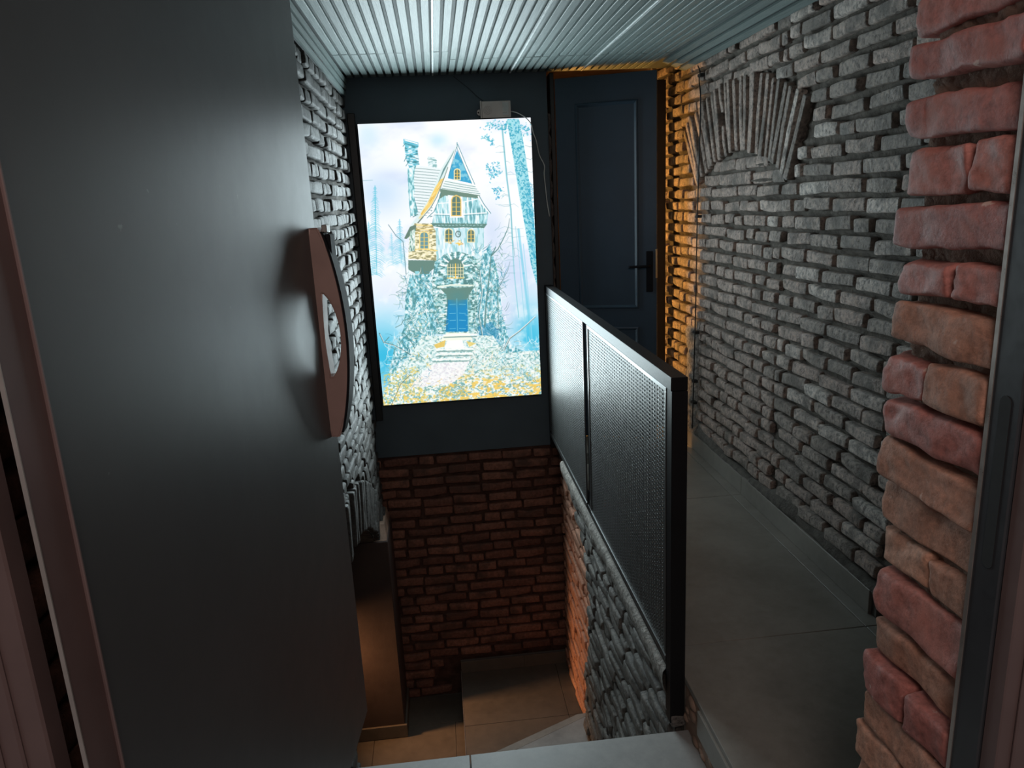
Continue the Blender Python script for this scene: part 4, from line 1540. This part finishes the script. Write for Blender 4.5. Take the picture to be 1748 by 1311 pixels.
# cable with clips on the right wall
kc = empty('clipped_cable', label='thin black cable clipped vertically down the right brick wall', cat='cable')
xc = XR - 0.030
tube('cable', [(XR - 0.02, 4.06, 2.14), (xc, 4.00, 2.10), (xc, 4.012, 2.06), (xc, 3.985, 1.95), (xc, 4.00, 1.6), (xc, 4.015, 1.3), (xc, 4.02, 0.9), (xc, 4.035, 0.5), (xc, 4.05, 0.14)], 0.0034, 'cable_black', kc)
for z_, y_ in ((2.085, 4.0), (1.365, 4.012), (0.72, 4.028), (0.43, 4.038), (0.30, 4.045)):
    box('clip', xc - 0.007, xc + 0.02, y_ - 0.02, y_ + 0.018, z_ - 0.008, z_ + 0.008, 'cable_black', kc, 0.002)

# rough plaster stub beside it
ny_, nz_ = 16, 90
V, F = [], []
for j in range(nz_ + 1):
    z_ = 0.095 + (0.735 - 0.095) * j / nz_
    for i in range(ny_ + 1):
        f_ = i / ny_
        V.append((XR + 0.05 - 0.078 * math.sin(math.pi * f_) ** 0.35, 4.055 + 0.19 * f_, z_))
for j in range(nz_):
    for i in range(ny_):
        a = j * (ny_ + 1) + i
        F.append((a, a + 1, a + ny_ + 2, a + ny_ + 1))
V = np.array(V)
V[:, 0] += snoise(V, 55, 88, 4) * 0.012
V[:, 1] += snoise(V, 50, 89, 4) * 0.008
V[-(ny_ + 1):, 0] = XR + 0.04
link('plaster_patch', mesh_from(V, F, True), 'plaster_rough', wall_right)

# ------------------------------------------------------------------ front wall with the brick reveal beside the entrance
XP = 0.79
wall_front = empty('wall_front', kind='structure')
boxes('wall_core', [(XP + 0.055, 1.70, 0.93, 1.20, -0.3, 2.6), (-1.4, -0.70, 0.93, 1.20, -0.3, 2.6), (-1.4, 1.7, 0.93, 1.20, 2.28, 2.6)], 'mortar_pier', wall_front)
rows = [1.708, 1.630, 1.549, 1.461, 1.373, 1.296, 1.207, 1.124, 1.043, 0.960, 0.873, 0.797, 0.689, 0.611, 0.520, 0.442, 0.354]
rows = [1.955, 1.872, 1.79] + rows + [0.27, 0.19, 0.10, 0.02, -0.06]
rp = random.Random(77)
n_b = 0
reds = [10, 0, 1, 2, 3, 4, 5, 6, 7, 9, 10, 11, 15, 17]
splits = {3: None, 5: 0.150, 7: 0.135, 9: 0.115, 13: 0.135, 16: 0.13, 18: 0.15, 20: 0.12}
for k in range(len(rows) - 1):
    zt, zb = rows[k], rows[k + 1]
    # course from top line zt down to zb, with a joint
    th = (zt - zb) - (0.019 if k < 9 else 0.012) - rp.uniform(-0.003, 0.004)
    zc = zt - th / 2
    y_end = 1.215 + rp.uniform(-0.012, 0.014)
    sp = splits.get(k)
    segs = [(y_end, 0.963)] if sp is None else [(y_end, y_end - sp), (y_end - sp - 0.006, 0.963)]
    for si, (ya, yb) in enumerate(segs):
        L = ya - yb
        me = brick_shape(L, 0.085, th, 500 + n_b, nx=20, nz=11, ny=8, rnd=0.009, amp=0.0085, nscale=26)
        # crumbly relief
        co = np.empty(len(me.vertices) * 3)
        me.vertices.foreach_get('co', co)
        co = co.reshape(-1, 3)
        w_ = np.clip(co[:, 1] / 0.085, 0, 1)
        co += (snoise(co + n_b, 85, 700 + n_b, 4) * 0.0042 * w_)[:, None] * np.array([0.4, 1, 0.8])
        me.vertices.foreach_set('co', co.ravel())
        me.update()
        me.materials.append(M['brick_pier'] if (k <= 10 and not (k == 9 and si == 1) and k != 8) or k in (14, 16) else M['brick_tan'])
        o = bpy.data.objects.new('brick', me)
        out = (rp.uniform(-0.009, 0.009) if si == 0 else out + 0.002)
        o.matrix_world = frame_matrix(Vector((XP - out + 0.085, (ya + yb) / 2, zc)), Vector((0, 1, 0)), Vector((-1, 0, 0)), Vector((0, 0, 1))) @ Matrix.Rotation(rp.uniform(-0.025, 0.025), 4, 'Y') @ Matrix.Rotation(rp.uniform(-0.04, 0.04), 4, 'X')
        COL.objects.link(o)
        o.parent = wall_front
        n_b += 1
mortar_sheet('mortar', 0.88, 1.19, -0.1, 2.1, 0.083, lambda u, z: (XP, u, z), (-1, 0, 0), 0.026, 'mortar_pier', wall_front, step=0.008, seed=64, amp=0.008, ridge=0.004)
# left reveal bricks, seen through the gap behind the door leaf
specs = course_specs(lambda z: [(0.93, 1.19)], -0.1, 2.2, 0.083, lambda u, z: (-0.655, u, z), (0, 1, 0), (1, 0, 0), seed=61, T=0.062, halfp=0.3, tilt=0.03)
place_bricks(wall_front, specs, 'brick_red', 300)

# ------------------------------------------------------------------ entrance door frame
df = empty('door_2', kind='structure')
box('jamb', XP - 0.008, XP + 0.035, 0.900, 0.958, -0.02, 2.25, 'frame_black', df, 0.002)
boxes('jamb_edge', [(XP - 0.0095, XP - 0.007, 0.953, 0.9605, -0.02, 2.25)], 'bright_edge', df)
boxes('casing', [(XP - 0.004, XP + 0.30, 0.868, 0.8995, -0.02, 2.25), (XP + 0.018, XP + 0.30, 0.862, 0.868, -0.02, 2.25), (XP + 0.055, XP + 0.30, 0.856, 0.862, -0.02, 2.25)], 'frame_brown', df, 0.002)
# strike slot
bm = bmesh.new()
sl = []
for k in range(9):
    a_ = math.pi * k / 8
    sl.append((0.926 + 0.0105 * math.cos(a_), 1.190 + 0.0105 * math.sin(a_)))
for k in range(9):
    a_ = math.pi + math.pi * k / 8
    sl.append((0.926 + 0.0105 * math.cos(a_), 0.945 + 0.0105 * math.sin(a_)))
vs = [bm.verts.new((XP - 0.0090, y_, z_)) for y_, z_ in sl]
f = bm.faces.new(vs)
rr_ = bmesh.ops.extrude_face_region(bm, geom=[f])
for v in [g for g in rr_['geom'] if isinstance(g, bmesh.types.BMVert)]:
    v.co.x = XP - 0.0075
link('strike_slot', bm_mesh(bm), 'slot_dark', df)
boxes('head', [(-0.6, 0.82, 0.86, 0.958, 2.24, 2.30)], 'frame_black', df, 0.002)
# left side frame (hinge side): stepped brown profile
boxes('casing', [(-1.2, -0.537, 0.862, 0.9, -0.02, 2.25), (-1.2, -0.566, 0.855, 0.862, -0.02, 2.25), (-1.2, -0.588, 0.848, 0.855, -0.02, 2.25)], 'frame_brown', df, 0.003)
box('jamb', -0.66, -0.57, 0.9, 0.93, -0.02, 2.25, 'frame_brown', df, 0.002)

# ------------------------------------------------------------------ open entrance door leaf
n0 = Vector((-0.310, 1.993))
dr = empty('entrance_door', (n0.x, n0.y, 0.0), label='large black steel entrance door standing open on the left', cat='door')
dr.rotation_euler = (0, 0, math.atan2(0.9941, 0.1085))
# local x along the leaf towards the far edge (0 there, -1.24 at the hinges), local y = -normal (front face at y=0)
box('leaf', -1.172, 0.0, 0.0, 0.048, 0.004, 2.16, 'door_leaf', dr, 0.002)
box('hinge_stile', -1.236, -1.176, -0.004, 0.000, 0.004, 2.16, 'door_stile', dr, 0.002)
boxes('groove_bead', [(-1.1790, -1.1755, -0.0075, 0.004, 0.004, 2.16), (-1.1715, -1.168, -0.003, 0.004, 0.004, 2.16)], 'frame_brown', dr, 0.001)
boxes('edge_highlight', [(-1.2375, -1.236, -0.006, -0.001, 0.004, 2.16)], 'bright_edge', dr)  # thin pale metal strip imitating the highlight along the hinge edge
# pull handle
ph = empty('door_handle', (0, 0, 0))
bpy.data.objects.remove(ph)
zs = np.linspace(0.905, 1.455, 34)
bm = bmesh.new()


def outn(z_):
    t_ = (z_ - 0.905) / 0.55
    return 0.024 + 0.043 * math.sin(math.pi * min(1, max(0, t_))) ** 0.75


def hole(z_):
    c, hgt = 1.178, 0.112
    if abs(z_ - c) > hgt:
        return None
    w_ = 1 - abs(z_ - c) / hgt
    return 0.013 - 0.006 * w_ + 0.004, 0.013 + 0.036 * math.sin(w_ * math.pi / 2) ** 0.6 + 0.003


grid = []
for z_ in zs:
    h_ = hole(z_)
    no = outn(z_)
    if h_ is None:
        aa, bb_ = no * 0.34, no * 0.34 + 0.001 + (0 if True else 0)
        aa, bb_ = 0.0165, 0.0175
    else:
        aa, bb_ = h_
    grid.append([(0.0, z_), (aa, z_), (bb_, z_), (no - 0.002, z_)])
vg = [[bm.verts.new((-0.062, -n_, z_)) for n_, z_ in row] for row in grid]
fs = []
for i in range(len(vg) - 1):
    zmid = (zs[i] + zs[i + 1]) / 2
    for q in range(3):
        if q == 1 and hole(zs[i]) is not None and hole(zs[i + 1]) is not None:
            continue
        fs.append(bm.faces.new((vg[i][q], vg[i][q + 1], vg[i + 1][q + 1], vg[i + 1][q])))
rr_ = bmesh.ops.extrude_face_region(bm, geom=fs)
for v in [g for g in rr_['geom'] if isinstance(g, bmesh.types.BMVert)]:
    v.co.x += 0.046
bmesh.ops.bevel(bm, geom=[e for e in bm.edges if len(e.link_faces) == 2 and e.calc_face_angle(0) > 0.9], offset=0.004, segments=2, affect='EDGES')
hb = link('handle', bm_mesh(bm), 'handle_brown', dr)
hb['label'] = 'bronze brown bow handle with an oval finger hole'
# black outer face of the handle
bm = bmesh.new()
ra, rb = [], []
rings = []
for z_ in np.linspace(0.915, 1.445, 34):
    no = outn(z_)
    t_ = (z_ - 0.905) / 0.55
    x0_ = -0.056
    x1_ = 0.006 - 0.018 * abs(2 * t_ - 1) ** 3
    rings.append([bm.verts.new((x0_, -(no - 0.003), z_)), bm.verts.new((x0_, -(no + 0.004), z_)), bm.verts.new((x1_, -(no + 0.003), z_)), bm.verts.new((x1_, -(no - 0.004), z_))])
for a, b_ in zip(rings, rings[1:]):
    for i in range(4):
        bm.faces.new((a[i], a[(i + 1) % 4], b_[(i + 1) % 4], b_[i]))
bm.faces.new(rings[0])
bm.faces.new(rings[-1])
o = link('handle_face', bm_mesh(bm), 'gloss_black', hb)
o['label'] = 'glossy black face of the handle'
# small reader module near the top of the handle
nn_ = outn(1.415)
mo = boxes('reader', [(-0.044, 0.002, -(outn(1.41) + 0.009), -(outn(1.41) - 0.008), 1.365, 1.438)], 'gloss_black', hb, 0.002)
mo['label'] = 'small black reader at the top of the handle'
boxes('reader_cap', [(-0.040, -0.004, -(outn(1.44) + 0.010), -(outn(1.44) - 0.004), 1.442, 1.462)], 'driver_metal', hb, 0.002)
bpy.context.view_layer.update()
